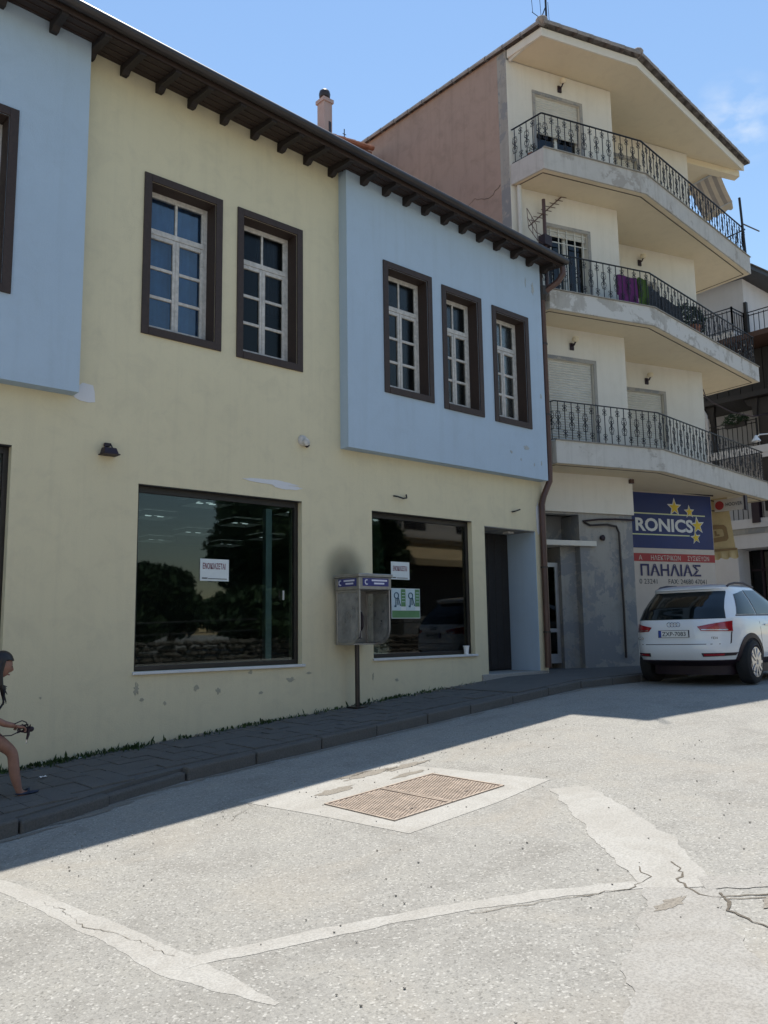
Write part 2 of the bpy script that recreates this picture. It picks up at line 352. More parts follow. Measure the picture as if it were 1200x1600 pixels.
def wall_holes(L, z0, z1, T, holes, f, zbot=None):
    """panel in (u,z,d) space with rectangular through-holes; f maps to world"""
    m = MB(); us = sorted({0, L}|{h[0] for h in holes}|{h[1] for h in holes}); zs = sorted({z0, z1}|{h[2] for h in holes}|{h[3] for h in holes})
    inh = lambda u, z: any(h[0] < u < h[1] and h[2] < z < h[3] for h in holes)
    for i in range(len(us)-1):
        for j in range(len(zs)-1):
            a, b, c, d = us[i], us[i+1], zs[j], zs[j+1]
            if inh((a+b)/2, (c+d)/2): continue
            for D in (0, T): m.add([f(a,c,D), f(b,c,D), f(b,d,D), f(a,d,D)], [(0,1,2,3)])
    for h in holes:
        a, b, c, d = h[:4]
        for p, q in (((a,c),(b,c)), ((b,c),(b,d)), ((b,d),(a,d)), ((a,d),(a,c))):
            m.add([f(p[0],p[1],0), f(q[0],q[1],0), f(q[0],q[1],T), f(p[0],p[1],T)], [(0,1,2,3)])
    for p, q in (((0,z0),(L,z0)), ((L,z0),(L,z1)), ((L,z1),(0,z1)), ((0,z1),(0,z0))):
        m.add([f(p[0],p[1],0), f(q[0],q[1],0), f(q[0],q[1],T), f(p[0],p[1],T)], [(0,1,2,3)])
    bm = bmesh.new(); me = bpy.data.meshes.new('x'); me.from_pydata(m.v, [], m.f); bm.from_mesh(me)
    bmesh.ops.remove_doubles(bm, verts=bm.verts, dist=1e-4)
    m.v = [tuple(v.co) for v in bm.verts]; bm.verts.index_update(); m.f = [tuple(v.index for v in fc.verts) for fc in bm.faces]; bm.free()
    return m
SL = .0734
def gz(x):                          # road surface: climbs to the right, levels off in front of the apartments
    return -.08+SL*min(x, 10.6)+.006*max(0, min(x, 60)-10.6) if x > -60 else -.08-SL*60
pz = lambda x: gz(x)+.12             # pavement surface
# ------------------------------------------------------------------ ground
def kerb_y(x):
    P = [(-30,-2.3),(1.5,-2.28),(2.4,-2.12),(3.0,-1.95),(3.6,-1.72),(4.2,-1.64),(6.5,-1.58),(9.3,-1.50),(10.6,-1.50),(12,-1.5),(13,-1.42),(22,-1.6),(40,-1.6)]
    for (a, b), (c, d) in zip(P, P[1:]):
        if a <= x <= c: return b+(d-b)*(x-a)/(c-a)
    return P[-1][1]
def sheet(P, h, dz=0, n=1):
    m = MB(); m.add([(p[0], p[1], h(p[0])+dz) for p in P], [tuple(range(len(P)))]); return m
g = MB()
def ground_fn(a, b):
    x = -160+420*a; y = -160+320*b
    return (x, y, gz(x))
GX = sorted([-160+21*k for k in range(21)]+[-60, 10.6])
for a, b in zip(GX, GX[1:]):
    for c, d in zip(range(-160, 160, 20), range(-140, 180, 20)): g.add([(a,c,gz(a)),(b,c,gz(b)),(b,d,gz(b)),(a,d,gz(a))], [(0,1,2,3)])
ro = g.build('road', M_ASPH); tag(ro, kind='structure')
# pavement bed
m = MB(); xs = [-30, -6, 0, 1.5, 2.4, 3.0, 3.6, 4.2, 5, 6.5, 8, 9.3, 10.6, 12, 13, 16, 22, 30]
for a, b in zip(xs, xs[1:]):
    for P in ([(a, kerb_y(a)+.13), (b, kerb_y(b)+.13), (b, .9), (a, .9)],):
        m.prism(P, lambda p: gz(p[0])-.3, lambda p: pz(p[0])-.014)
pav = m.build('pavement', M_PAVE); tag(pav, kind='structure')
# smooth concrete topping in front of the doorways
m = MB(); xs = [9.2, 9.7, 10.6, 12, 13, 16, 22]
for a, b in zip(xs, xs[1:]):
    m.prism([(a, kerb_y(a)+.135), (b, kerb_y(b)+.135), (b, .885), (a, .885)], lambda p: pz(p[0])-.012, lambda p: pz(p[0]))
m.build('pavement_topping', M_PAVE, pav)
# paving tiles, each a part
tile = MB().box(-.097, .097, -.097, .097, -.03, 0); tme = tile.mesh('paving_tile'); tme.materials.append(M_PAVE)
cnt = 0; extra = MB(); x = 1.6
while x < 9.15:
    y = -.12
    while y > kerb_y(x)+.24:
        dz = random.uniform(-.006, .006); tx, ty = random.gauss(0, .012), random.gauss(0, .012)-math.atan(SL)
        if cnt < 298 and random.random() > .02:
            link(tme, 'paving_tile', pav, (x, y, pz(x)+dz), (tx, ty, random.gauss(0, .015))); cnt += 1
        elif random.random() > .03:
            extra.obox((x, y, pz(x)-.015+dz), (.097, 0, .007), (0, .097, 0), (0, 0, .015))
        y -= .2
    x += .2
if extra.v: tag(extra.build('paving_tile_rest', M_PAVE, pav), kind='stuff')
# kerb stones
xs = []; x = -1.0
while x < 14: xs.append(x); x += .82+random.uniform(-.05, .05)
for a, b in zip(xs, xs[1:]):
    b2 = b-.012; dz = random.uniform(-.012, .008); dy = random.uniform(-.012, .012)
    if 2.2 < a < 3.4: dz -= .03; dy += random.uniform(-.03, .03)
    k = MB().prism([(a, kerb_y(a)+dy), (b2, kerb_y(b2)+dy), (b2, kerb_y(b2)+.125), (a, kerb_y(a)+.125)], lambda p: gz(p[0])-.2, lambda p: pz(p[0])+.002+dz)
    k.build('kerb_stone', M_KERB, pav, bevel=.018)
# road patches ---------------------------------------------------------------
def ragged(P, w, amp=.02, step=.04):
    """ribbon along polyline P with widths w, uneven edges"""
    pts = []
    for i in range(len(P)-1):
        a = Vector((*P[i], 0)); b = Vector((*P[i+1], 0)); n = max(1 if step > 1 else 2, int((b-a).length/step))
        for k in range(n): t = k/n; pts.append((a.lerp(b, t), w[i]+(w[i+1]-w[i])*t))
    pts.append((Vector((*P[-1], 0)), w[-1])); L = []; Rr = []
    for i, (p, ww) in enumerate(pts):
        d = (pts[min(i+1, len(pts)-1)][0]-pts[max(i-1, 0)][0]).normalized(); nrm = Vector((-d.y, d.x, 0))
        fl_ = lambda s: amp*1.6*mnoise.noise(Vector((p.x*7+s, p.y*7, s)))+amp*.7*mnoise.noise(Vector((p.x*25+s, p.y*25, s)))
        L.append(p+nrm*(ww/2+fl_(3.1))); Rr.append(p-nrm*(ww/2+fl_(9.7)))
    return L, Rr
def ribbon(name, P, w, mat, dz, amp=.02, step=.035, kind='structure'):
    L, Rr = ragged(P, w, amp, step); m = MB(); n = len(L)
    m.add([(p.x, p.y, gz(p.x)+dz) for p in L+Rr], [(i, i+1, n+i+1, n+i) for i in range(n-1)])
    return m
ex = [(3.86,-2.78), (4.6,-2.83), (5.5,-2.75), (5.62,-3.4), (5.78,-4.52), (5.0,-4.62), (4.06,-4.64), (3.98,-3.7)]
m = MB(); ins = [(4.2,-3.5),(5.42,-3.5),(5.42,-4.34),(4.2,-4.34)]
# ring of concrete around the covers
V = [(p[0], p[1], gz(p[0])+.0025) for p in ex+ins]
m.add(V, [(0,1,8),(1,9,8),(1,2,9),(2,3,9),(3,4,10,9),(4,5,10),(5,6,11,10),(6,7,11),(7,0,8,11)])
cp = m.build('concrete_surround', M_CONC); tag(cp, kind='structure')
rb = MB()
for (n_, P, w, dz, amp) in (('a', [(1.75,-2.9),(1.86,-3.4),(1.96,-4.45),(2.02,-5.3),(2.1,-5.92)], [.1,.13,.16,.2,.03], .0012, .012),
                       ('b', [(2.04,-5.25),(2.6,-5.47),(3.1,-5.69),(3.7,-6.02),(4.22,-6.42)], [.12,.12,.12,.12,.1], .0018, .012),
                       ('c', [(5.66,-4.8),(5.2,-5.4),(4.75,-5.98),(4.22,-6.55)], [.30,.40,.47,.36], .0024, .02),
                       ('d', [(4.22,-6.55),(3.9,-6.75),(3.5,-7.0),(3.1,-7.28),(2.8,-7.5)], [.34,.4,.55,.6,.6], .0030, .03),
                       ('e', [(4.35,-6.6),(4.7,-7.0),(5.3,-7.5)], [.2,.14,.05], .0036, .02)):
    tag(ribbon('patch', P, w, M_CONC, dz, amp).build('concrete_patch', M_CONC if n_ in 'abc' else M_CONC2), kind='structure')
ck = MB()
def crack(P, w, dz=.0042):
    D = []
    for a, b in zip(P, P[1:]):
        n = max(2, int(math.hypot(b[0]-a[0], b[1]-a[1])/.035))
        for k in range(n):
            x, y = a[0]+(b[0]-a[0])*k/n, a[1]+(b[1]-a[1])*k/n
            D.append((x+.05*mnoise.noise(Vector((x*6, y*6, 1)))+.022*mnoise.noise(Vector((x*26, y*26, 4)))+random.gauss(0, .005), y+.05*mnoise.noise(Vector((x*6, y*6, 7)))+.022*mnoise.noise(Vector((x*26, y*26, 9)))+random.gauss(0, .005)))
    P = D+[P[-1]]
    r = ribbon('', P, [w*(.3+.5*abs(mnoise.noise(Vector((p[0]*9, p[1]*9, 2))))*1.6) for p in P], None, dz, w*.2, 9); ck.add(r.v, r.f)
def walk(p, ang, n, step=.09, jit=.5):
    out = [p]; a = ang
    for _ in range(n): a += random.gauss(0, jit)*.5; a = a*.85+ang*.15; p = (p[0]+math.cos(a)*step, p[1]+math.sin(a)*step); out.append(p)
    return out
crack([(4.4,-6.22),(4.25,-6.33),(4.05,-6.35),(3.7,-6.14),(3.3,-5.9)], .012); crack([(4.55,-6.33),(4.3,-6.5),(4.2,-6.72),(4.5,-7.05)], .02)
crack([(4.3,-6.72),(4.05,-6.95),(3.95,-7.3)], .022); crack(walk((4.2,-6.8), -.6, 16), .014)
crack(walk((3.9,-2.95), -2.1, 6), .008); crack(walk((2.05,-5.15), 1.7, 12, .11, .2), .006)
tag(ck.build('road_crack', M_CRACK), kind='stuff')
dm = MB()
for (x, y, a, b) in ((4.0,-6.62,.12,.05), (4.35,-7.0,.16,.05), (4.75,-7.3,.2,.06), (5.15,-2.98,.30,.09), (5.5,-3.05,.32,.07), (4.55,-3.22,.2,.08), (5.3,-3.32,.2,.05), (5.0,-2.9,.2,.05)):
    n = 26; P = [(x+math.cos(2*math.pi*k/n)*a*random.uniform(.55,1.25), y+math.sin(2*math.pi*k/n)*b*random.uniform(.55,1.25)) for k in range(n)]
    dm.add([(p[0], p[1], gz(p[0])+.0048) for p in P], [tuple(range(n))])
tag(dm.build('dirt_patch', M_DIRT), kind='stuff')
pb = MB()
for k in range(260):
    x = random.uniform(2.2, 8); y = random.choice([random.gauss(-3.0, .25), random.uniform(-7, -2.7)]); r = random.uniform(.003, .008)
    pb.sphere((x, y, gz(x)+r*.4+.004), r, r*1.2, r*.7, 5, 3)
tag(pb.build('gravel', M_GRAV), kind='stuff')
gd = MB()
for k in range(70):      # sand and grit gathered along the foot of the kerb
    x = random.uniform(1.8, 11.5); n = 14; a, b = random.uniform(.05, .3), random.uniform(.015, .05); y = kerb_y(x)-.05-random.uniform(0, .03)
    P = [(x+math.cos(2*math.pi*q/n)*a*random.uniform(.6, 1.2), min(kerb_y(x)-.02, y+math.sin(2*math.pi*q/n)*b*random.uniform(.6, 1.2))) for q in range(n)]
    gd.add([(p[0], p[1], gz(p[0])+.0014+.00006*k) for p in P], [tuple(range(n))])
tag(gd.build('gutter_grit', M_DIRT), kind='stuff')
# manhole covers
def manhole(x0, x1, label):
    t = thing('manhole_cover', ((x0+x1)/2, -3.92, gz((x0+x1)/2)), label, 'manhole cover', 'rusty manhole covers in the road')
    h = lambda x: gz(x)
    m = MB().prism([(x0,-4.33),(x1,-4.33),(x1,-3.51),(x0,-3.51)], lambda p: h(p[0])-.05, lambda p: h(p[0])+.002); m.build('plate', M_RUST, t)
    s = MB(); nx, ny = 20, 26
    for i in range(nx):
        for j in range(ny):
            x = x0+.03+(x1-x0-.06)*(i+.5)/nx; y = -4.31+.78*(j+.5+(.25 if i%2 else -.25))/ny
            s.obox((x, y, h(x)+.004), (.0115, 0, .0008), (0, .0088, 0), (0, 0, .0035))
    tag(s.build('tread_pattern', M_RUST, t), kind='stuff')
    r = MB()
    for a in ((x0,-4.335), (x0,-3.52)): r.prism([a, (x1,a[1]), (x1,a[1]+.018), (x0,a[1]+.018)], lambda p: h(p[0])-.02, lambda p: h(p[0])+.012)
    for xx in (x0, x1-.016): r.prism([(xx,-4.317),(xx+.016,-4.317),(xx+.016,-3.52),(xx,-3.52)], lambda p: h(p[0])-.02, lambda p: h(p[0])+.0115)
    r.build('rim', M_RUST, t)
    k = MB(); k.tube([((x0+x1)/2-.05,-4.2,h(x0)+.02),((x0+x1)/2,-4.2,h(x0)+.035),((x0+x1)/2+.05,-4.2,h(x0)+.03)], .008, 5); k.build('lifting_handle', M_RUST, t)
manhole(4.205, 4.80, 'rusty rectangular manhole cover in the road, the one nearer the girl at the left')
manhole(4.81, 5.415, 'rusty rectangular manhole cover in the road, the one nearer the parked car')

# ------------------------------------------------------------------ OLD BUILDING
OB = thing('shop_building', (5, 0, pz(5)), 'old yellow shop building with pale blue upper bays and dark brown eaves', 'building')
XL, XR = -8.0, 11.7
def fF(y0=0):
    return lambda u, z, d: (XL+u, y0+d, z)
W1 = (4.215, 6.535, 1.17, 3.31); W2 = (7.765, 9.87, 1.2, 3.29); DR = (10.17, 11.48, .70, 3.24); W0 = (.4, 2.80, 1.36, 3.57)
WIN_Y = [(4.19, 5.27, 5.115, 7.155), (5.495, 6.545, 5.095, 7.145)]
WIN_B = [(7.885, 8.9, 5.02, 7.05), (9.12, 10.05, 4.98, 7.0), (10.315, 11.27, 4.965, 6.965)]
WIN_L = [(1.58, 2.655, 5.13, 7.2)]
BW = .095
ins_ = lambda w, b=BW: (w[0]+b, w[1]-b, w[2]+b, w[3]-b)
holes = [W0, W1, W2, DR]+[ins_(w) for w in WIN_Y]+[(7.5, 11.5, 4.4, 7.9), (-7.5, 3.1, 4.4, 7.9)]
hh = [(h[0]-XL, h[1]-XL, h[2], h[3]) for h in holes]
wall = wall_holes(XR-XL, -.9, 8.5, .3, hh, fF()); wall.build('wall', M_YEL, OB)
# bays: shallow boxes with window openings
def bay(x0, x1, wins, zb):
    f = lambda u, z, d: (x0+u, -.18+d, z)
    m = wall_holes(x1-x0, zb, 8.42, .178, [(w[0]+BW-x0, w[1]-BW-x0, w[2]+BW, w[3]-BW) for w in wins], f)
    return m.build('bay', M_BLUE, OB)
bay(7.2, 11.668, WIN_B, 4.115); bay(-7.8, 3.415, WIN_L, 4.21)
# floor slab line + shell
MB().box(XL, XR, .3, 8.6, 3.62, 3.9).build('floor_slab', M_ROOMW, OB)
m = MB(); m.box(XL, XL+.2, .3, 8.6, -.9, 8.4).box(XR-.2, XR, .3, 8.6, -.9, 8.4).box(XL, XR, 8.6, 8.8, -.9, 8.4).box(XL+.2, XR-.2, .3, 8.6, .55, .62)
m.build('room_shell', M_ROOM, OB)
MB().box(XL+.2, XR-.2, .3, 8.6, 8.28, 8.38).build('upper_ceiling', M_ROOM, OB)
MB().box(XL+.2, XR-.2, 3.2, 3.3, 3.9, 8.28).build('partition', M_ROOM, OB)
# ceiling lights behind the shop windows (louvre panels seen through the glass)
for i, X in enumerate((4.7, 6.4, 8.1, 9.8)):
    for j, Y in enumerate((2.3, 4.05, 5.8, 7.4)):
        if X > 9 and Y < 1.5: continue
        fx = MB(); fx.box(X-.31, X+.31, Y-.31, Y-.29, 3.52, 3.6).box(X-.31, X+.31, Y+.29, Y+.31, 3.52, 3.6).box(X-.31, X-.29, Y-.29, Y+.29, 3.52, 3.6).box(X+.29, X+.31, Y-.29, Y+.29, 3.52, 3.6)
        o = fx.build('ceiling_light', M_ROOMW, OB)
        lv = MB()
        for k in range(5):
            for q in range(5):
                if (k+q) % 2 == 0: lv.box(X-.28+.112*k, X-.28+.112*k+.1, Y-.28+.112*q, Y-.28+.112*q+.05, 3.575, 3.585)
        lv.build('louvre', M_LOUV, o)
# upper windows --------------------------------------------------------------
def old_window(w, y, curtain=None, gl=None):
    x0, x1, z0, z1 = w; b = BW
    fr = MB(); ix0, ix1, iz0, iz1 = ins_(w); F = y+.2; D = .055
    t = .055
    fr.box(ix0, ix0+t, F, F+D, iz0, iz1).box(ix1-t, ix1, F, F+D, iz0, iz1).box(ix0+t, ix1-t, F, F+D, iz1-t*1.3, iz1).box(ix0+t, ix1-t, F, F+D, iz0, iz0+t*.8)
    tz = iz1-(iz1-iz0)*.285; mx = (ix0+ix1)/2
    fr.box(ix0+t, ix1-t, F-.012, F+D, tz-.035, tz+.035)                       # transom
    fr.box(mx-.016, mx+.016, F+.005, F+.04, tz+.035, iz1-t*1.3)               # upper mullion
    for a in (ix0+t, ix1-t-.03): fr.box(a, a+.03, F+.003, F+.045, tz+.035, iz1-t*1.3)
    root = fr.build('window', M_FRAME, OB, bevel=.006)
    panes = [(ix0+t+.03, mx-.016, tz+.035, iz1-t*1.3), (mx+.016, ix1-t-.03, tz+.035, iz1-t*1.3)]
    zb, zt = iz0+t*.8+.004, tz-.038
    for (a, c) in ((ix0+t+.003, mx-.003), (mx+.003, ix1-t-.003)):
        s = MB(); st = .042; s.box(a, a+st, F-.006, F+.04, zb, zt).box(c-st, c, F-.006, F+.04, zb, zt).box(a+st, c-st, F-.006, F+.04, zb, zb+.06).box(a+st, c-st, F-.006, F+.04, zt-.05, zt)
        h3 = (zt-.05-zb-.06)/3
        for k in (1, 2): s.box(a+st, c-st, F, F+.034, zb+.06+h3*k-.019, zb+.06+h3*k+.019)
        if a > mx: s.box(a-.012, a+.022, F-.016, F-.006, zb+.01, zt-.01)
        s.build('casement', M_FRAME, root, bevel=.005)
        for k in range(3):
            panes.append((a+st, c-st, zb+.06+h3*k+(.019 if k else 0), zb+.06+h3*(k+1)-(.019 if k < 2 else 0)))
    for (a, c, e, g_) in panes:
        th = random.uniform(-.003, .003)
        MB().add([(a, F+.02-th, e), (c, F+.02+th, e), (c, F+.02+th, g_), (a, F+.02-th, g_), (a, F+.024-th, e), (c, F+.024+th, e), (c, F+.024+th, g_), (a, F+.024-th, g_)],
                 [(0,1,2,3),(7,6,5,4),(0,4,5,1),(1,5,6,2),(2,6,7,3),(3,7,4,0)]).build('pane', gl or M_WGLASS2, root)
    # brown surround: face boards + deep reveal linings, butt jointed
    p = y-.022; s = MB()
    s.box(x0, ix0, p, y+.001-.002, z0, z1).box(ix1, x1, p, y-.001, z0, z1).box(ix0, ix1, p, y-.001, iz1, z1).box(ix0, ix1, p-.006, y-.001, z0, iz0)
    e = .012
    s.box(ix0, ix0+e, y, F-.002, iz0, iz1).box(ix1-e, ix1, y, F-.002, iz0, iz1).box(ix0+e, ix1-e, y, F-.002, iz1-e, iz1).box(ix0+e, ix1-e, y, F-.002, iz0, iz0+e)
    s.build('surround', M_BROWN, root, bevel=.004)
    if curtain:
        mt, fr0, fr1, zl = curtain
        cf = lambda a, b_: (ix0+(ix1-ix0)*(fr0+(fr1-fr0)*a), F+.16+.02*math.sin(a*38), iz0+(iz1-iz0)*(zl+(1-zl)*b_))
        c = MB().grid(cf, 40, 3); c.build('curtain', mt, root, smooth=True)
    # dim room behind the pane
    rb = MB(); yb = 1.9
    return root
old_window(WIN_Y[0], 0, (M_BCURT, 0, 1, 0), M_WGLASS); old_window(WIN_Y[1], 0, (M_DKCL, .5, 1, .4))
old_window(WIN_B[0], -.18, (M_CURT, 0, .42, 0)); old_window(WIN_B[1], -.18, (M_CURT, .1, .55, .2)); old_window(WIN_B[2], -.18, (M_CURT, .45, 1, .35)); old_window(WIN_L[0], -.18)
# shop windows ---------------------------------------------------------------
def shop_window(w, sill=True):
    x0, x1, z0, z1 = w; F = .09; t = .055
    fr = MB().box(x0, x0+t, F, F+.06, z0, z1).box(x1-t, x1, F, F+.06, z0, z1).box(x0+t, x1-t, F, F+.06, z1-t*1.5, z1).box(x0+t, x1-t, F, F+.06, z0, z0+t)
    root = fr.build('shop_window', M_DKFR, OB, bevel=.004)
    MB().box(x0+t, x1-t, F+.025, F+.033, z0+t, z1-t*1.5).build('pane', M_GLASS, root)
    if sill: MB().box(x0-.02, x1+.035, -.035, F-.001, z0-.035, z0-.001).build('sill', M_SILL, root, bevel=.006)
    MB().box(x0, x1, 0.004, F-.003, z1-.012, z1-.001).build('lintel_lining', M_DKFR, root)
    return root
sw = shop_window(W1); MB().box(6.10, 6.19, .2, .28, 1.23, 3.2).build('inner_post', M_ALU, sw)
MB().box(6.28, 6.30, .07, .088, 2.0, 2.12).build('latch', M_ALU, sw)
sw2 = shop_window(W2); shop_window(W0, False)
MB().box(7.85, 8.25, .4, .75, 1.22, 1.34).build('inner_bench', M_CURT, sw2)
# doorway alcove
MB().box(11.466, 11.479, .004, .62, .87, 3.226).build('alcove_side', M_BLUE, OB)
MB().box(10.171, 10.183, .31, .62, .87, 3.226).build('alcove_side', M_YEL, OB)
MB().box(10.183, 11.466, .004, .62, 3.226, 3.239).build('alcove_ceiling', M_GREYP, OB)
MB().box(10.0, 11.66, -.03, .9, .55, .872).build('doorstep', M_CONC2, OB, bevel=.01)
m = MB().box(10.05, 10.17, .302, .9, .6, 3.5).box(11.481, 11.6, .302, .9, .6, 3.5).box(10.05, 11.6, .75, .9, .6, 3.5); m.build('alcove_block', M_ROOM, OB)
d = MB().box(10.19, 11.46, .622, .68, .88, 3.22).build('door', M_BLACKW, OB)
for k in range(7): MB().box(10.2+.18*k, 10.2+.18*k+.172, .606, .6215, .9, 3.2).build('door_board', M_BLACKW, d, bevel=.004)
MB().tube([(10.29,.6,1.95),(10.29,.55,1.97),(10.29,.55,2.1),(10.29,.6,2.12)], .012, 6).build('handle', M_ALU, d)
MB().box(11.0, 11.14, .2, .32, 3.19, 3.222).build('ceiling_lamp', M_FRAME, OB)
# roof -----------------------------------------------------------------------
zt = lambda x: 8.47-.0356*(x-2.95); ye = lambda x: -.62+.011*(x-2.95); zs = lambda x: 8.46-.044*(x-3)
XE = 11.97
rf = MB(); n = 30
so = MB().grid(lambda a, b: (XL+(XE-XL)*a, (ye(XL+(XE-XL)*a)+.05)*(1-b)+.15*b, (zt(XL+(XE-XL)*a)-.13)*(1-b)+zs(XL+(XE-XL)*a)*b), n, 2)
roof = MB().grid(lambda a, b: (XL+(XE-XL)*a, ye(XL+(XE-XL)*a)*(1-b)+4.4*b, (zt(XL+(XE-XL)*a)-.06)*(1-b)+(zt(XL+(XE-XL)*a)+1.5)*b), n, 2)
roof.grid(lambda a, b: (XL+(XE-XL)*a, 4.4*(1-b)+9.0*b, (zt(XL+(XE-XL)*a)+1.5)*(1-b)+(zt(XL+(XE-XL)*a)+.1)*b), n, 2)
ro_ = roof.build('roof', M_TERRA, OB)
so.build('soffit', M_SOFW, ro_)
bd = MB(); x = XL
for k in range(5):      # board joints under the eave: thin battens
    y = -.5+.13*k
    for a in range(20):
        x0 = XL+(XE-XL)*a/20; x1 = XL+(XE-XL)*(a+1)/20; f_ = lambda x: ((zt(x)-.13)+(zs(x)-zt(x)+.13)*(y-ye(x)-.05)/(.1-ye(x)))-.006
        bd.bar((x0, y, f_(x0)), (x1, y, f_(x1)), .012, .012)
bd.build('soffit_batten', M_BROWN, ro_)
fa = MB().grid(lambda a, b: (XL+(XE-XL)*a, ye(XL+(XE-XL)*a)+.045, zt(XL+(XE-XL)*a)-.16+.15*b), n, 1); fa.build('fascia', M_BROWN, ro_)
# end face of the roof
MB().ext([(XE, ye(XE)+.045, zt(XE)-.13), (XE, .15, zs(XE)), (XE, 4.4, zt(XE)+1.4), (XE, 4.4, zt(XE)+1.5), (XE, ye(XE), zt(XE))], (.02, 0, 0)).build('roof_end', M_BROWN, ro_)
MB().prism([(11.7, -.02), (XE, -.02), (XE, .3), (11.7, .3)], 7.6, 8.05).build('end_block', M_BROWN, ro_)
gt = MB(); ng = 40
def gfn(a, b):
    x = XL+(XE+.03-XL)*a; t = -math.pi*.5+math.pi*(1.15)*b
    return (x, ye(x)-.008-.065*math.cos(t)+.04, zt(x)-.065-.065*math.sin(t)+.002)
gt.tube([(XL, ye(XL)-.02, zt(XL)-.06), (XE+.03, ye(XE)-.02, zt(XE)-.06)], .062, 12)
gu = gt.build('gutter', M_GUT, ro_, smooth=True)
x = XL+.3
RX = [.35,.85,1.35,1.85,2.4,2.97,3.46,3.88,4.34,4.78,5.25,5.72,6.16,6.6,7.04,7.5,7.93,8.35,8.75,9.18,9.6,10.02,10.45,10.9,11.32,11.74]
for x in RX:
    base = -.0 if not (x > 7.2 or x < 3.4) else -.18
    yt = ye(x)+.06; zf = lambda y: (zt(x)-.13)+(zs(x)-zt(x)+.13)*(y-ye(x)-.05)/(.1-ye(x))
    yb = base-.002
    P = [(x-.042, yb, zf(yb)-.008), (x-.042, yb, zf(yb)-.135), (x-.042, yb-.08, zf(yb-.08)-.135), (x-.042, yb-.14, zf(yb-.14)-.085), (x-.042, yt, zf(yt)-.06), (x-.042, yt, zf(yt)-.008)]
    MB().ext(P, (.084, 0, 0)).build('rafter', M_RAFT, ro_, bevel=.005)
# downpipe
dp = MB().tube([(11.93, -.5, 7.98), (11.93, -.5, 7.86), (11.88, -.42, 7.72), (11.8, -.2, 7.6), (11.775, -.135, 7.5), (11.775, -.135, 4.3), (11.77, -.13, 4.12), (11.66, -.075, 3.86), (11.61, -.065, 3.7), (11.61, -.065, .92)], .055, 10)
dpo = dp.build('downpipe', M_PIPE, OB, smooth=True)
MB().lathe([(.06, 0), (.1, .1), (.11, .26)], (11.785, -.14, 7.42), 'Z', 8).build('hopper', M_GUT, dpo)
for z in (6.6, 5.3, 2.6, 1.5): MB().lathe([(.066, 0), (.066, .03)], (11.775 if z > 4 else 11.61, -.135 if z > 4 else -.065, z), 'Z', 10).build('pipe_clip', M_GUT, dpo)
# things fixed to the yellow wall
def blob(cx, cz, rx, rz, n=22, jag=.25):
    return [(cx+math.cos(2*math.pi*k/n)*rx*random.uniform(1-jag, 1+jag*.4), cz+math.sin(2*math.pi*k/n)*rz*random.uniform(1-jag, 1+jag*.4)) for k in range(n)]
def wall_patch(P, y, mat, name='plaster_patch'):
    MB().ext([(a, y, b) for a, b in P], (0, .004, 0)).build(name, mat, OB)
wall_patch([(3.43,4.2),(3.47,4.33),(3.52,4.38),(3.64,4.37),(3.66,4.3),(3.67,4.18),(3.6,4.165),(3.5,4.17)], -.006, M_FILL)
wall_patch(blob(6.05, 3.52, .42, .035), -.006, M_FILL); wall_patch(blob(6.3, 3.475, .25, .03), -.0065, M_FILL)
wall_patch([(10.98,2.2),(11.08,2.25),(11.1,3.1),(11.0,3.0)] if False else blob(11.56, 3.45, .05, .3), -.006, M_FILL)
for (x, z, a, b) in ((4.25,.98,.05,.1),(4.32,.86,.04,.03),(5.0,.95,.05,.05),(6.35,.98,.09,.05),(5.3,.9,.05,.06),(7.75,.95,.02,.07),(8.2,.88,.05,.03),(4.6,.8,.03,.03),(5.9,.84,.05,.03),(3.2,.95,.02,.02),(5.75,1.1,.05,.03),(6.65,1.05,.07,.025)):
    wall_patch(blob(x, z, a*.75, b*.75, 26, .6), -.0035, M_SCUFF, 'scuff')
for (x, z, a, b) in ((11.45,7.55,.05,.13),(11.25,7.62,.015,.1),(11.1,4.62,.09,.05),(10.7,4.5,.05,.03),(11.3,4.35,.02,.04),(11.5,4.4,.02,.05),(10.95,4.4,.02,.03),(11.56,5.6,.03,.06)):
    wall_patch(blob(x, z, a*.8, b*.8, 26, .6), -.1835, M_CHIPB, 'paint_chip')
hk = MB().tube([(8.18,-.01,3.54),(8.22,-.05,3.53),(8.33,-.06,3.51),(8.42,-.04,3.53),(8.43,-.02,3.58)], .012, 5); hk.build('cable_stub', M_GUT, OB)
MB().tube([(10.86,-.01,3.52),(10.9,-.05,3.53),(11.02,-.06,3.57)], .012, 5).build('cable_stub', M_GUT, OB)
# soot cloud above the phone: a stain of its own shape
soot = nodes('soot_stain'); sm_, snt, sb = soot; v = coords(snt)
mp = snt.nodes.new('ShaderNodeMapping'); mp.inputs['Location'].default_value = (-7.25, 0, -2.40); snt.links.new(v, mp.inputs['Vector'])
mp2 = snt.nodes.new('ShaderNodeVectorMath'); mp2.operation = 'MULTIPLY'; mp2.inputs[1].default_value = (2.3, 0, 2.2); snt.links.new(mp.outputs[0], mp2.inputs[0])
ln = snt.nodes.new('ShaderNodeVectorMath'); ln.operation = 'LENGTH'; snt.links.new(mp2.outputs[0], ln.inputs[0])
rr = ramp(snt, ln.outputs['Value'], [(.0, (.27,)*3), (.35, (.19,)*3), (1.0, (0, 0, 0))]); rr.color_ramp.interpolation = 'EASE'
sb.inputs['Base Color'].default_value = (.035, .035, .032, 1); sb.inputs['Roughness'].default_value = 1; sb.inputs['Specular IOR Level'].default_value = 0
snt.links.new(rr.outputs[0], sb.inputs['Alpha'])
MB().box(6.75, 7.75, -.004, -.002, 2.0, 2.95).build('soot_stain', sm_, OB)

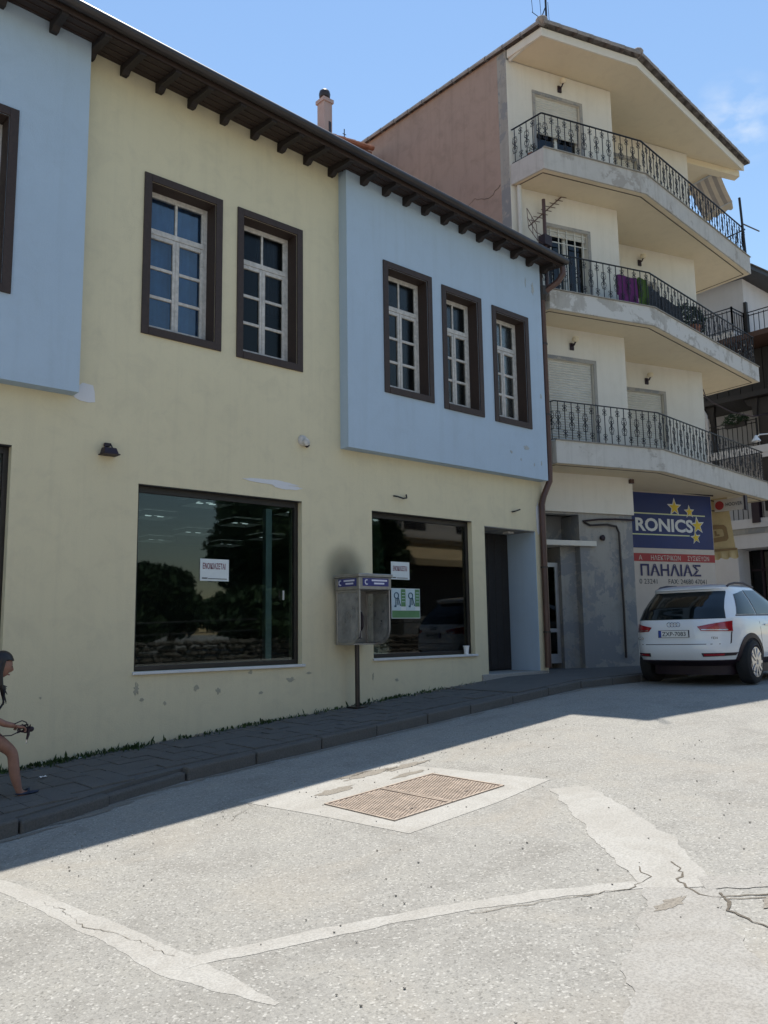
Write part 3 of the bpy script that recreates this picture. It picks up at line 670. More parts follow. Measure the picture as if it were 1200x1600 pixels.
# rear house with chimney
RH = thing('rear_house', (9.5, 5, 8), 'reddish tiled rear house roof showing above the brown eave beside the pink party wall', 'house')
P0 = (9.3, 4.4, 12.12); P1 = (11.75, 4.4, 12.5)
m = MB().ext([(9.3,4.45,9.4), (11.75,4.45,9.4), (11.75,4.45,12.44), (9.3,4.45,12.06)], (0, .25, 0)); m.build('parapet', M_REDP, RH)
m = MB().add([P0, P1, (11.75, 6.5, 12.9), (9.3, 6.5, 12.6)], [(0,1,2,3)]); rr_ = m.build('roof', M_TERRA, RH)
rt = MB()
for k in range(9):
    q0 = Vector(P0).lerp(Vector(P1), k/9); q1 = Vector(P0).lerp(Vector(P1), (k+.96)/9); MB().tube([q0, q1], [.055, .065], 8).build('ridge_tile', M_TERRA, rr_)
MB().box(8.1, 11.7, 3.1, 6.3, 8.6, 10.9).build('wall', M_CHIM, RH)
ch = MB().box(10.03, 10.25, 4.0, 4.24, 11.5, 12.74); co = ch.build('chimney', M_CHIM, RH, bevel=.01)
MB().box(10.005, 10.275, 3.975, 4.265, 12.74, 12.82).build('chimney_cap', M_CHIM, co)
MB().lathe([(.075, 0), (.08, .05), (.115, .075), (.125, .14), (.11, .21), (.06, .255), (.0, .265)], (10.14, 4.12, 12.82), 'Z', 16).build('cowl', M_GUT, co, smooth=True)
MB().box(10.15, 10.21, 3.988, 3.998, 12.0, 12.3).build('soot_door', M_GUT, co)
an = MB().tube([(10.9, 4.4, 12.3), (10.9, 4.4, 12.62)], .012, 5).tube([(10.86, 4.4, 12.5), (10.95, 4.4, 12.5)], .01, 5).build('vent_pipe', M_GUT, RH)
# ------------------------------------------------------------------ APARTMENT BUILDING
AB = thing('apartment_building', (15, 2, pz(15)), 'tall white apartment building with three stepped balconies, pink side wall and tiled roof edge', 'building')
TH = R(17.5); cT, sT = math.cos(TH), math.sin(TH)
def fr_(o, th=TH):
    c, s = math.cos(th), math.sin(th)
    return lambda u, z, d: (o[0]+u*c+d*s, o[1]-u*s+d*c, z)
O1 = (12.0, .67); f1 = fr_(O1); L1 = 2.57
O2 = (14.8, 1.04); f2 = fr_(O2); L2 = 3.25
FL = (4.90, 7.72, 10.50)
def fbox(m, f, u0, u1, z0, z1, d0, d1):
    return m.add([f(u0,z0,d0), f(u1,z0,d0), f(u1,z0,d1), f(u0,z0,d1), f(u0,z1,d0), f(u1,z1,d0), f(u1,z1,d1), f(u0,z1,d1)],
                 [(0,3,2,1),(4,5,6,7),(0,1,5,4),(1,2,6,5),(2,3,7,6),(3,0,4,7)])
H1u = [(.52, 1.76, 4.92, 6.70), (.80, 1.78, 8.08, 9.40), (.66, 1.74, 10.52, 12.18)]
H2u = [(.95, 2.06, 4.92, 6.70), (.92, 2.0, 7.75, 9.25), (.8, 1.7, 10.52, 12.2)]
wu = wall_holes(L1, 3.74, 12.74, .22, H1u, f1); wu.build('wall', M_WHITEP, AB)
# recessed grey ground floor of the first wall
g1 = lambda u, z, d: f1(u, z, d+.05)
wall_holes(L1-.02, .2, 3.738, .2, [(.0, 1.28, .3, 3.70)], g1).build('ground_floor_wall', M_GREYP, AB)
e = MB(); fbox(e, f1, 0, 1.5, .2, 3.74, .62, .70); e.build('entrance_back_wall', M_GREYP, AB)
e = MB(); fbox(e, f1, 1.285, 1.36, .2, 3.7, .251, .619); e.build('entrance_side', M_GREYP, AB)
e = MB(); fbox(e, f1, .02, 1.62, 3.10, 3.20, -.02, .5); e.build('entrance_slab', M_WHITEP, AB, bevel=.008)
e = MB(); fbox(e, f1, .93, 1.279, .3, 3.095, .2, .6); e.build('entrance_pier', M_GREYP, AB)
# aluminium entrance door and fanlight
dr = MB()
for (a, b, c, d_) in ((.40, .47, .93, 2.80), (.86, .93, .93, 2.80), (.47, .86, 2.72, 2.80), (.47, .86, .93, 1.1), (.47, .86, 1.5, 1.57)): fbox(dr, f1, a, b, c, d_, .30, .35)
do_ = dr.build('entrance_door', M_ALU, AB)
e = MB(); fbox(e, f1, .47, .86, 1.1, 2.72, .32, .328); e.build('pane', M_CARGL, do_)
e = MB()
for (a, b, c, d_) in ((.2, .25, 3.22, 3.66), (.6, .65, 3.22, 3.66), (.25, .6, 3.6, 3.66)): fbox(e, f1, a, b, c, d_, .3, .34)
fl_ = e.build('fanlight', M_ALU, AB); e = MB(); fbox(e, f1, .25, .6, 3.2, 3.6, .315, .323); e.build('pane', M_CARGL, fl_)
# wall light without lamp, wiring
lw = MB().lathe([(.05, 0), (.06, -.05), (.0, -.09)], f1(1.78, 3.27, .04), 'Y', 10).build('lamp_socket', M_CLAD, AB)
MB().tube([f1(1.36,3.58,.03), f1(1.7,3.62,.0), f1(2.1,3.64,.0), f1(2.56,3.64,.01)], .018, 5).build('wall_cable', M_CLAD, AB)
MB().tube([f1(1.38,3.56,.03), f1(1.5,3.5,.0), f1(1.9,3.53,-.0), f1(2.12,3.5,-.0), f1(2.18,3.38,-.0), f1(2.2,1.9,.0), f1(2.2,1.0,.01)], .022, 6).build('conduit', M_GUT, AB)
# second wall, returns
wall_holes(L2, .2, 12.74, .22, H2u, f2).build('wall', M_WHITEP, AB)
nx_, ny_ = sT, cT
def fret(o): return lambda u, z, d: (o[0]+u*nx_-d*cT, o[1]+u*ny_+d*sT, z)
q = f1(L1, 0, 0); wall_holes(1.02, .2, 12.74, .2, [], fret((q[0]-.001, q[1]+.02) if False else (f1(L1, 0, .222)[0], f1(L1, 0, .222)[1]))).build('return_wall', M_WHITEP, AB)
q = f2(L2, 0, .222); wall_holes(5.0, .2, 12.74, .2, [], fret(q)).build('side_wall', M_WHITEP, AB)
# party wall (pink)
pw = MB().box(12.0, 12.22, .90, 5.75, -.5, 12.96); pwo = pw.build('party_wall', M_PARTY, AB)
pe = MB().add([(12.0,.672,-.5),(12.0,.898,-.5),(12.06,.898,-.5),(12.06,.66,-.5),(12.0,.672,12.95),(12.0,.898,12.95),(12.06,.898,12.95),(12.06,.66,12.95)], [(0,3,2,1),(4,5,6,7),(0,1,5,4),(1,2,6,5),(2,3,7,6),(3,0,4,7)])
pe.build('party_wall_edge', M_GREYP, AB)
MB().box(12.22, 19, 5.55, 5.75, 0, 12.8).build('rear_wall', M_PARTY, AB)
rnd = random.Random(21); y_, z_ = .92, 10.2; P = []
for k in range(16): P.append((11.998, y_, z_)); y_ += rnd.uniform(.03,.13); z_ -= rnd.uniform(-.06,.10)
MB().tube(P, [.009-.0005*k for k in range(16)], 4).build('wall_crack', M_CRACK, pwo)
MB().tube([(12.1,.54,10.05),(12.1,.54,8.0)], .045, 8).build('white_pipe', M_SHUT, AB)
# windows, shutters
def roller(f, h, mat, full=True, d=.1, frac=1.0, name='roller_shutter', parent=None):
    u0, u1, z0, z1 = h; m = MB(); zb = z1-(z1-z0)*frac; n = max(3, int((z1-zb)/.05))
    for k in range(n):
        a = zb+(z1-zb)*k/n; b = zb+(z1-zb)*(k+1)/n; c = (a+b)/2
        m.add([f(u0+.02,a+.004,d), f(u1-.02,a+.004,d), f(u1-.02,c,d-.012), f(u0+.02,c,d-.012), f(u1-.02,b,d), f(u0+.02,b,d), f(u0+.02,a,d+.01), f(u1-.02,a,d+.01)], [(0,1,2,3),(3,2,4,5),(0,6,7,1)])
    return m.build(name, mat, parent or AB)
def apt_window(f, h, shutter, mat=M_SHUT, leaves=2, grille=False, curtain=M_DKCL):
    u0, u1, z0, z1 = h; m = MB(); t = .05
    fbox(m, f, u0, u0+t, z0, z1, .12, .17); fbox(m, f, u1-t, u1, z0, z1, .12, .17); fbox(m, f, u0+t, u1-t, z1-t, z1, .12, .17); fbox(m, f, u0+t, u1-t, z0, z0+t, .12, .17)
    for k in range(1, leaves): c = u0+(u1-u0)*k/leaves; fbox(m, f, c-.035, c+.035, z0+t, z1-t, .115, .17)
    w = m.build('window', M_SHUT, AB)
    m = MB()
    # surround band on the wall
    fbox(m, f, u0-.07, u0-.001, z0, z1+.07, -.015, -.001); fbox(m, f, u1+.001, u1+.07, z0, z1+.07, -.015, -.001); fbox(m, f, u0-.001, u1+.001, z1+.001, z1+.07, -.015, -.001)
    m.build('surround', M_GREYP, w)
    if shutter < 1:
        for k in range(leaves):
            a = u0+(u1-u0)*k/leaves+.05; b = u0+(u1-u0)*(k+1)/leaves-.05
            m = MB(); fbox(m, f, a, b, z0+t, z1-t, .14, .148); m.build('pane', M_CARGL, w)
    if shutter > 0: roller(f, h, mat, d=.06, frac=shutter, parent=w)
    if grille:
        m = MB()
        for k in range(5): c = u0+(u1-u0)*(k+.5)/5; fbox(m, f, c-.009, c+.009, z0, z1, .02, .035)
        for zz in (z1-.28, z1-.05, z0+.05): fbox(m, f, u0, u1, zz-.009, zz+.009, .036, .05)
        m.build('grille', M_SHUT, w)
    return w
apt_window(f1, H1u[0], 1.0); apt_window(f1, H1u[1], .12, grille=True); w_ = apt_window(f1, H1u[2], .48)
apt_window(f2, H2u[0], 1.0); apt_window(f2, H2u[1], .3); apt_window(f2, H2u[2], .3)
MB().add([f1(0,0,.9), f1(2.2,0,.9), f1(2.2,12.7,.9), f1(0,12.7,.9)], [(0,1,2,3)]).build('dark_room', M_ROOM, AB)
MB().add([f2(.2,0,.9), f2(L2-.2,0,.9), f2(L2-.2,12.7,.9), f2(.2,12.7,.9)], [(0,1,2,3)]).build('dark_room', M_ROOM, AB)
# wall lamps on balconies
def wall_lamp(f, u, z, label):
    p = f(u, z, -.001); t = thing('wall_lamp', p, label, 'wall lamp', 'small dark bracket lamps above the balconies')
    m = MB(); fbox(m, f, u-.045, u+.045, z-.14, z+.0, -.03, -.002); m.build('back_plate', M_CLAD, t, bevel=.006)
    q = Vector(f(u+.01, z+.0, -.13)); MB().tube([f(u, z-.05, -.03), f(u, z-.06, -.09), q], .016, 6).build('arm', M_CLAD, t)
    MB().lathe([(.03, -.01), (.06, .015), (.07, .05), (.055, .085), (.0, .1)], q, 'Z', 12).build('shade', M_SOFFIT, t, smooth=True)
wall_lamp(f1, 1.26, 12.5, 'bracket lamp on the top balcony wall, high above the blue shutter')
wall_lamp(f1, 1.26, 7.06, 'bracket lamp above the closed white shutter beside the brown downpipe')
wall_lamp(f2, 1.6, 9.78, 'bracket lamp above the purple towel balcony')
wall_lamp(f2, 1.6, 7.02, 'bracket lamp over the right closed shutter of the lowest balcony')
wall_lamp(f2, .75, 11.25, 'dark bracket lamp partly hidden behind the top railing')
# balusters (shared meshes)
def cs(cx, cz, r, a0, a1, sx=1, n=9):
    return [(cx+sx*r*math.cos(a0+(a1-a0)*k/n), 0, cz+r*math.sin(a0+(a1-a0)*k/n)) for k in range(n+1)]
RH_ = .70
def bal_mesh(kind):
    m = MB(); m.box(-.006, .006, -.006, .006, 0, RH_)
    if kind == 0:
        for sz in (-1, 1):
            for sx in (-1, 1):
                zc = RH_/2+sz*.085
                P = [(0, 0, RH_/2+sz*.01)]+[(sx*(.012+.045*math.sin(math.pi*t*.95)+.0*t), 0, RH_/2+sz*(.01+.135*t)) for t in (.2,.4,.6,.8,.95)]
                m.tube(P, .0065, 4)
                m.tube(cs(sx*.034, RH_/2+sz*.062, .022, math.pi*(.5 if sz > 0 else -.5), math.pi*(.5 if sz > 0 else -.5)+sz*math.pi*1.3, sx), .006, 4)
                m.tube(cs(sx*.026, RH_/2+sz*.148, .018, -math.pi*.2*sz, math.pi*1.1*sz, sx), .006, 4)
        m.box(-.014, .014, -.012, .012, RH_/2-.02, RH_/2+.02)
    else:
        for zc in (.115, RH_-.115):
            for sz in (-1, 1):
                for sx in (-1, 1):
                    m.tube([(0, 0, zc+sz*.012)]+cs(sx*.026, zc+sz*.034, .018, -math.pi*.6*sz, math.pi*.75*sz, sx, 7), .006, 4)
            m.box(-.013, .013, -.011, .011, zc-.014, zc+.014)
    me = m.mesh('baluster'); me.materials.append(M_BLKMET); return me
BALM = [bal_mesh(0), bal_mesh(1)]
A_, B_, C_, D_ = (12.0, -.14), (14.33, -.87), (19.75, -.44), (19.95, 1.25)
def inset(p, dx, dy): return (p[0]+dx, p[1]+dy)
def balcony(z, th, mt):
    P = [A_, B_, C_, D_, (18.2, 1.6), (14.3, 1.6), (12.3, 1.6), (12.3, .655), (12.0, .655)]
    sl = MB().prism(P, z-th, z); b = sl.build('balcony', mt, AB, bevel=.008)
    # cream underside and drip line
    Pu = [(12.03, -.115), (14.33, -.84), (19.72, -.41), (19.9, 1.2), (18.2, 1.5), (14.3, 1.5), (12.35, 1.5), (12.35, .6), (12.03, .6)]
    MB().prism(Pu, z-th-.006, z-th-.0025).build('soffit', M_SOFFIT, b)
    dl = MB()
    dpts = [(12.1, .6), (12.1, -.03), (14.33, -.73), (19.6, -.31), (19.78, 1.2)]
    for p, q in zip(dpts, dpts[1:]): dl.bar((p[0], p[1], z-th-.008), (q[0], q[1], z-th-.008), .022, .012)
    dl.build('drip_groove', M_CRACK, b)
    cap = MB()
    for p, q in zip([A_, B_], [B_, C_]): cap.bar((p[0], p[1], z+.006), (q[0], q[1], z+.006), .06, .012)
    cap.build('edge_cap', M_CONC2, b)
    segs = [((12.04, .63), (12.04, -.10)), ((12.04, -.10), (14.32, -.81)), ((14.32, -.81), (19.70, -.39)), ((19.70, -.39), (19.86, 1.15))]
    rl = MB()
    for (p, q) in segs:
        a = Vector((*p, z+.03)); c = Vector((*q, z+.03)); d = c-a
        rl.bar(a+Vector((0,0,RH_)), c+Vector((0,0,RH_)), .032, .014); rl.bar(a, c, .018, .012)
        n = max(2, round(d.length/.152)); ang = math.atan2(d.y, d.x)
        for k in range(n):
            t = (k+.5)/n; p3 = a+d*t
            link(BALM[k % 2], 'baluster', b, tuple(p3-Vector(ORG[b.name])), (0, 0, ang+random.gauss(0, .02)))
    rl.build('rail', M_BLKMET, b)
    # loose paint: scales of flaked render on the front edge
    return b
balcony(FL[0], .42, M_SLAB3); balcony(FL[1], .37, M_SLAB2); balcony(FL[2], .42, M_SLAB)
# roof
A2, B2, C2 = (12.0, -.21), (14.2, -.905), (19.75, -.47)
RP = [A2, B2, C2, (18.25, .42), (18.9, 2.6), (18.9, 5.6), (12.23, 5.6), (12.23, .9), (12.06, .64), (12.0, .64)]
rs = MB().prism(RP, 12.76, 12.93).build('roof', M_WHITEP, AB, bevel=.006)
MB().prism([(12.03,-.19),(14.2,-.875),(19.68,-.45),(18.22,.40),(17.9,.3),(14.9,1.0),(14.5,.0),(12.1,.62)], 12.752, 12.757).build('soffit', M_SOFFIT, rs)
# sloping tile skin (low hip) so the top is closed
MB().add([(12.0,-.2,12.95),(14.2,-.9,12.95),(19.8,-.47,12.95),(19.4,5.7,12.95),(12.0,5.75,12.95),(14.5,2.5,13.75),(17.2,2.5,13.75)], [(0,1,5),(1,2,6,5),(2,3,6),(3,4,5,6),(4,0,5)]).build('roof_slope', M_TILE, rs)
tm = MB()
def tile_row(p, q, z, n, ro):
    a = Vector((*p, z)); b = Vector((*q, z)); d = (b-a)/n
    for k in range(n):
        s = a+d*k; e_ = a+d*(k+1)*1.0-d*.04; up = Vector((0,0,1)); t = d.normalized(); sd_ = t.cross(up).normalized()
        m = MB(); V = []
        for P, sc in ((s, 1.0), (e_, 1.08)):
            for i in range(9):
                an = math.pi*(-.15+1.3*i/8); V.append(P+(sd_*math.cos(an)+up*math.sin(an))*.085*sc)
        m.add(V, [(i, i+1, 10+i, 9+i) for i in range(8)]+[tuple(range(8, -1, -1)), tuple(range(9, 18))])
        m.build('edge_tile', M_TILE, ro)
tile_row((12.0,-.24), (14.22,-.94), 12.99, 6, rs); tile_row((14.22,-.94), (19.85,-.50), 12.99, 15, rs); tile_row((12.0,5.7), (12.0,-.24), 12.99, 13, rs)
for p in ((12.02,-.22,13.06), (14.22,-.92,13.06)): MB().sphere(p, .12, .12, .09, 10, 6).build('hip_cap', M_TILE, rs, smooth=True)
MB().tube([(12.06,.62,12.72),(12.04,-.12,12.86)], .035, 6).build('roof_pipe', M_SHUT, rs)
# beam and porch roof at the right end
MB().add([(17.95,.15,12.60),(19.62,-.40,12.60),(19.72,-.22,12.60),(18.1,.36,12.60),(17.95,.15,12.75),(19.62,-.40,12.75),(19.72,-.22,12.75),(18.1,.36,12.75)], [(0,3,2,1),(4,5,6,7),(0,1,5,4),(1,2,6,5),(2,3,7,6),(3,0,4,7)]).build('eave_beam', M_SOFFIT, rs)
MB().prism([(18.1,.40),(19.55,-.1),(20.0,1.6),(18.5,2.2)], 12.77, 12.9).build('porch_roof', M_SOFFIT, rs)
# antenna on roof corner
an = thing('roof_antenna', (12.2,-.2,13.0), 'thin television aerial on the top roof corner of the apartment building', 'antenna')
MB().tube([(12.2,-.2,13.0),(12.2,-.2,14.4)], .02, 6).build('mast', M_BLKMET, an)
m = MB()
for (x, z0, z1) in ((11.78,13.12,13.48),(12.04,13.12,13.6),(12.3,13.02,13.6)): m.tube([(x+.0,-.2,z0),(x-.03,-.2,z1)], .006, 4)
m.tube([(11.76,-.2,13.12),(12.34,-.2,13.13)], .008, 4).tube([(12.06,-.2,13.18),(12.17,-.2,13.42)], .012, 4); m.build('element', M_BLKMET, an)
# canvas awning at the right end of the top balcony
aw = thing('balcony_awning', (19.3,.3,12.6), 'striped canvas awning under the roof at the right end of the top balcony', 'awning')
def awf(s, t): # s along width, t down
    a = Vector((19.12,-.12,12.70)).lerp(Vector((19.25,.75,12.68)), s); b = Vector((19.95,-.02,12.22)).lerp(Vector((20.08,.85,12.2)), s)
    p = a.lerp(b, t); p.z -= .05*math.sin(math.pi*t); return p
for k in range(8):
    MB().grid(lambda a, b: awf((k+a)/8, b), 1, 6).build('stripe', M_STRA if k % 2 else M_STRB, aw)
MB().grid(lambda a, b: awf(a, 1)+Vector((.03*b, 0, -.02-.16*b-.025*math.sin(a*26)*b)), 26, 2).build('valance', M_STRB, aw)
MB().tube([awf(0,0), awf(1,0)], .025, 6).tube([awf(0,1), awf(1,1)], .02, 6).build('roller', M_ALU, aw)
# pole at the right end of the top railing
po = thing('flag_pole', (19.5,-.40,10.5), 'thin pole with cross arm at the right end of the top balcony railing', 'pole')
MB().tube([(19.52,-.44,10.53),(19.42,-.44,11.95)], .03, 7).build('pole', M_BLKMET, po)
MB().tube([(19.5,-.44,11.3),(20.45,-.42,11.42)], .018, 5).build('arm', M_BLKMET, po)
MB().tube([(19.5,-.44,11.15),(18.7,-.40,10.7)], .014, 5).build('stay', M_BLKMET, po)
# laundry, plants behind second railing
def cloth(x0, x1, ztop, zbot, mat, label, name='towel', off=.04):
    fy = lambda x: -.87+(x-14.33)*(.43/5.42) if x > 14.33 else -.14-(x-12)*(.73/2.33)
    m = MB().grid(lambda a, b: (x0+(x1-x0)*a+.02*math.sin(b*3), fy(x0+(x1-x0)*a)+off+.02*math.sin(a*11)*b, ztop+(zbot-ztop)*b+.015*math.sin(a*7)), 10, 6)
    m.grid(lambda a, b: (x0+(x1-x0)*a, fy(x0+(x1-x0)*a)+off+.02+.015*math.sin(a*9), ztop+(zbot+.15-ztop)*b), 10, 4)
    return tag(m.build(name, mat, smooth=True), label, 'towel' if name == 'towel' else 'blanket')
cloth(13.6, 14.05, 8.30, 7.66+.09, M_PURP, 'purple towel hanging behind the middle balcony railing', off=.09)
cloth(14.08, 14.3, 8.32, 7.76, M_LIME, 'narrow green towel hanging beside the purple towel on the railing', off=.09)
cloth(14.45, 14.95, 8.25, 7.78, M_DKCL, 'dark cloth hanging right of the green towel behind the railing', 'blanket', .16)
cloth(15.0, 15.9, 8.2, 7.78, M_DKCL, 'long dark blanket over the middle balcony railing next to the bush', 'blanket', .16)
def leafmass(m, c, rx, ry, rz, n, s, seed=0):
    rnd = random.Random(seed)
    for _ in range(n):
        while True:
            p = Vector((rnd.uniform(-1,1), rnd.uniform(-1,1), rnd.uniform(-1,1)))
            if p.length < 1: break
        if rnd.random() < .6: p = p.normalized()*rnd.uniform(.72, 1.05)
        q = Vector((c[0]+p.x*rx, c[1]+p.y*ry, c[2]+p.z*rz)); a = Vector((rnd.gauss(0,1), rnd.gauss(0,1), rnd.gauss(0,1))).normalized(); b = a.orthogonal().normalized(); k = s*rnd.uniform(.6, 1.3)
        m.add([q-a*k, q+b*k*.45, q+a*k, q-b*k*.45], [(0,1,2,3)])
    return m
bp = thing('potted_bush', (16.7,-.35,7.72), 'dense dark potted bush standing behind the middle balcony railing', 'plant')
MB().lathe([(.14, 0), (.2, .02), (.24, .3)], (16.7,-.35,7.72), 'Z', 14).build('pot', M_TERRA, bp)
leafmass(MB(), (16.7,-.35,8.2), .6, .22, .33, 900, .06, 3).build('foliage', M_LEAFD, bp)
pt = thing('flower_pot', (12.22,.35,10.5), 'small plant pot at the left end of the top balcony by the pink wall', 'plant')
MB().lathe([(.06, 0), (.09, .14)], (12.22,.3,10.5), 'Z', 10).build('pot', M_TERRA, pt); leafmass(MB(), (12.22,.3,10.72), .12, .12, .1, 120, .035, 5).build('foliage', M_LEAFD, pt)
# yagi antenna on old roof end
ya = thing('yagi_antenna', (12.35,.3,8.2), 'rusty comb shaped television aerial on a mast at the right end of the brown eave', 'antenna')
MB().tube([(12.53,.3,8.0),(12.53,.3,9.82)], .035, 8).build('mast', M_PIPE, ya)
bm0, bm1 = Vector((12.05,.3,9.12)), Vector((13.5,.3,10.42))
MB().tube([bm0, bm1], .013, 5).build('boom', M_PIPE, ya)
m = MB()
for k in range(11):
    p = bm0.lerp(bm1, .12+.88*k/10); m.tube([p-Vector((0,.12,.0))-Vector((.0,0,.07)), p+Vector((0,.12,.0))+Vector((.0,0,.07))], .007, 4)
m.build('element', M_PIPE, ya)
m = MB()
for (a, b) in (((12.0,.3,9.46),(12.27,.3,9.22)),((12.0,.3,9.28),(12.27,.3,9.05)),((12.03,.3,9.08),(12.3,.3,8.9)),((12.0,.3,9.46),(12.03,.3,9.08)),((12.27,.3,9.22),(12.3,.3,8.9)),((12.14,.3,9.34),(12.16,.3,8.99)),((12.26,.3,9.06),(12.53,.3,9.05)),((12.3,.3,8.9),(12.52,.3,8.9))): m.tube([a, b], .008, 4)
m.build('reflector', M_PIPE, ya)
MB().box(12.42, 12.64, .22, .38, 8.86, 9.06).build('amplifier_box', M_CLAD, ya)

# shop sign board on second wall
SG = thing('shop_sign', f2(1.2, 3.3, -.03), 'large blue and cream shop sign with yellow stars and Greek lettering behind the car', 'sign')
def on2(u, z, d=-.03): return f2(u, z, d)
Ux = (cT, -sT, 0)
m = MB(); fbox(m, f2, .30, 3.22, 1.3, 4.45, -.035, -.006); m.build('board', M_SIGNW, SG)
m = MB(); fbox(m, f2, .30, 3.205, 3.24, 4.44, -.042, -.036); m.build('blue_panel', M_NAVY, SG)
m = MB(); fbox(m, f2, .30, 3.215, 2.955, 3.125, -.042, -.036); m.build('red_band', M_SIGNR, SG)
m = MB(); fbox(m, f2, .30, 3.0, 3.975, 4.0, -.047, -.043); fbox(m, f2, .30, 2.52, 3.52, 3.545, -.047, -.043); m.build('pale_line', M_PALEY, SG)
text(SG, 'RONICS', f2(1.03, 3.60, -.046), Ux, (0,0,1), 1.60, .29, M_LET, bold=.032)
text(SG, 'EU', f2(.42, 3.60, -.046), Ux, (0,0,1), .5, .29, M_LET, bold=.012)
def star(u, z, r, mat, d, rot=0, name='star'):
    P = []
    for k in range(10):
        a = math.pi/2+rot+k*math.pi/5; q = r if k % 2 == 0 else r*.42; P.append(f2(u+q*math.cos(a), z+q*math.sin(a), d))
    n = Vector((-sT, -cT, 0)); return MB().ext(P, n*.004).build(name, mat, SG)
for i, (u, z, r) in enumerate(((2.13,4.15,.21),(2.55,4.07,.155),(2.76,3.77,.21),(2.69,3.50,.155))):
    star(u, z, r, M_LET, -.046-.005*i*0, .05*i, 'star_outline'); star(u, z-.005, r*.74, M_YSTAR, -.0515, .05*i)
text(SG, 'Α', f2(1.07, 2.985, -.045), Ux, (0,0,1), .09, .1, M_SIGNW); text(SG, 'ΗΛΕΚΤΡΙΚΩΝ', f2(1.4, 2.985, -.045), Ux, (0,0,1), .82, .105, M_SIGNW, bold=.004)
text(SG, 'ΣΥΣΚΕΥΩΝ', f2(2.42, 2.985, -.045), Ux, (0,0,1), .62, .105, M_SIGNW, bold=.004)
text(SG, 'ΠΑΗΛΙΑΣ', f2(1.1, 2.645, -.045), Ux, (0,0,1), 1.68, .255, M_DBLUE, bold=.022)
text(SG, '0 23241', f2(1.06, 2.475, -.039), Ux, (0,0,1), .48, .105, M_INKB); text(SG, 'FAX: 24680 47041', f2(1.85, 2.475, -.039), Ux, (0,0,1), 1.08, .105, M_INKB)
m = MB(); fbox(m, f2, 1.88, 2.42, 1.92, 2.38, -.042, -.036); pb_ = m.build('blue_notice', M_PANELB, SG)
m = MB(); fbox(m, f2, 1.93, 2.1, 2.24, 2.32, -.046, -.043); m.build('notice_mark', M_SIGNR, SG); m = MB(); fbox(m, f2, 1.93, 2.3, 2.18, 2.21, -.046, -.043); m.build('notice_line', M_LET, SG)
MB().tube([f2(.3,4.50,-.03), f2(1.6,4.52,-.05), f2(2.4,4.49,-.06), f2(3.25,4.46,-.07)], .02, 5).build('cable', M_CLAD, SG)
cn = MB(); fbox(cn, f1, L1-.09, L1-.01, 4.36, 4.44, -.07, -.002); cn.build('junction_box', M_PIPE, AB)
# projecting sign
hv = thing('projecting_sign', (18.2,-.2,4.26), 'small white projecting sign with red roundel and black lettering beside the blue sign', 'sign')
HU = Vector((0,-1,0)); m = MB().box(18.18, 18.24, -.57, .13, 4.13, 4.40); m.build('board', M_SIGNW, hv, bevel=.008)
MB().lathe([(.10, 0), (.10, .012)], (18.166, .0, 4.265), 'X', 20).build('red_roundel', M_SIGNR, hv)
text(hv, 'HOOVER', (18.174, -.145, 4.23), HU, (0,0,1), .38, .08, M_INKB, bold=.014)
MB().box(18.15, 18.26, -.61, -.572, 4.10, 4.43).build('end_cap', M_CLAD, hv)
MB().tube([(18.21,.13,4.38),(17.95,.2,4.42)], .015, 5).build('bracket', M_BLKMET, hv); MB().tube([(18.21,.13,4.16),(17.95,.2,4.16)], .015, 5).build('bracket', M_BLKMET, hv)
# yellow canvas awning at shop corner
ya2 = thing('shop_awning', (18.4,.2,4.4), 'faded yellow canvas awning with scalloped edge at the corner beside the blue sign', 'awning')
cv = lambda a, b: (18.35+.32*b, .62-.72*a+.03*b, 4.46-1.16*b+.02*math.sin(a*5)*b)
MB().grid(cv, 12, 8).build('canvas', M_CANVAS, ya2, smooth=True)
MB().grid(lambda a, b: (18.67+.02*b+.05*math.sin(a*22)*b, .65-.76*a, 3.30-.2*b-.02*math.sin(a*22+1)*b), 44, 3).build('valance', M_CANVAS, ya2, smooth=True)
MB().bar((18.665,.66,3.30), (18.665,-.1,3.30), .03, .05).build('hem_bar', M_CANVD, ya2)
def cvp(y, z): b = (4.46-z)/1.16; return (18.35+.32*b-.012, y, z)
ring = []
m = MB(); P = [(.42,3.88),(.10,3.86),(.045,3.8),(.04,3.56),(.10,3.5),(.42,3.48)]; Q = [(.42,3.78),(.16,3.77),(.14,3.75),(.135,3.62),(.16,3.6),(.42,3.58)]
m.add([cvp(*p) for p in P]+[cvp(*q) for q in Q], [(i, i+1, 7+i, 6+i) for i in range(5)]); m.build('faded_emblem', M_CANVD, ya2)
m = MB().add([cvp(.35,3.74), cvp(.30,3.74), cvp(.30,3.66), cvp(.24,3.66), cvp(.24,3.62), cvp(.35,3.62)], [(0,1,2,3,4,5)]); m.build('faded_mark', M_CANVD, ya2)
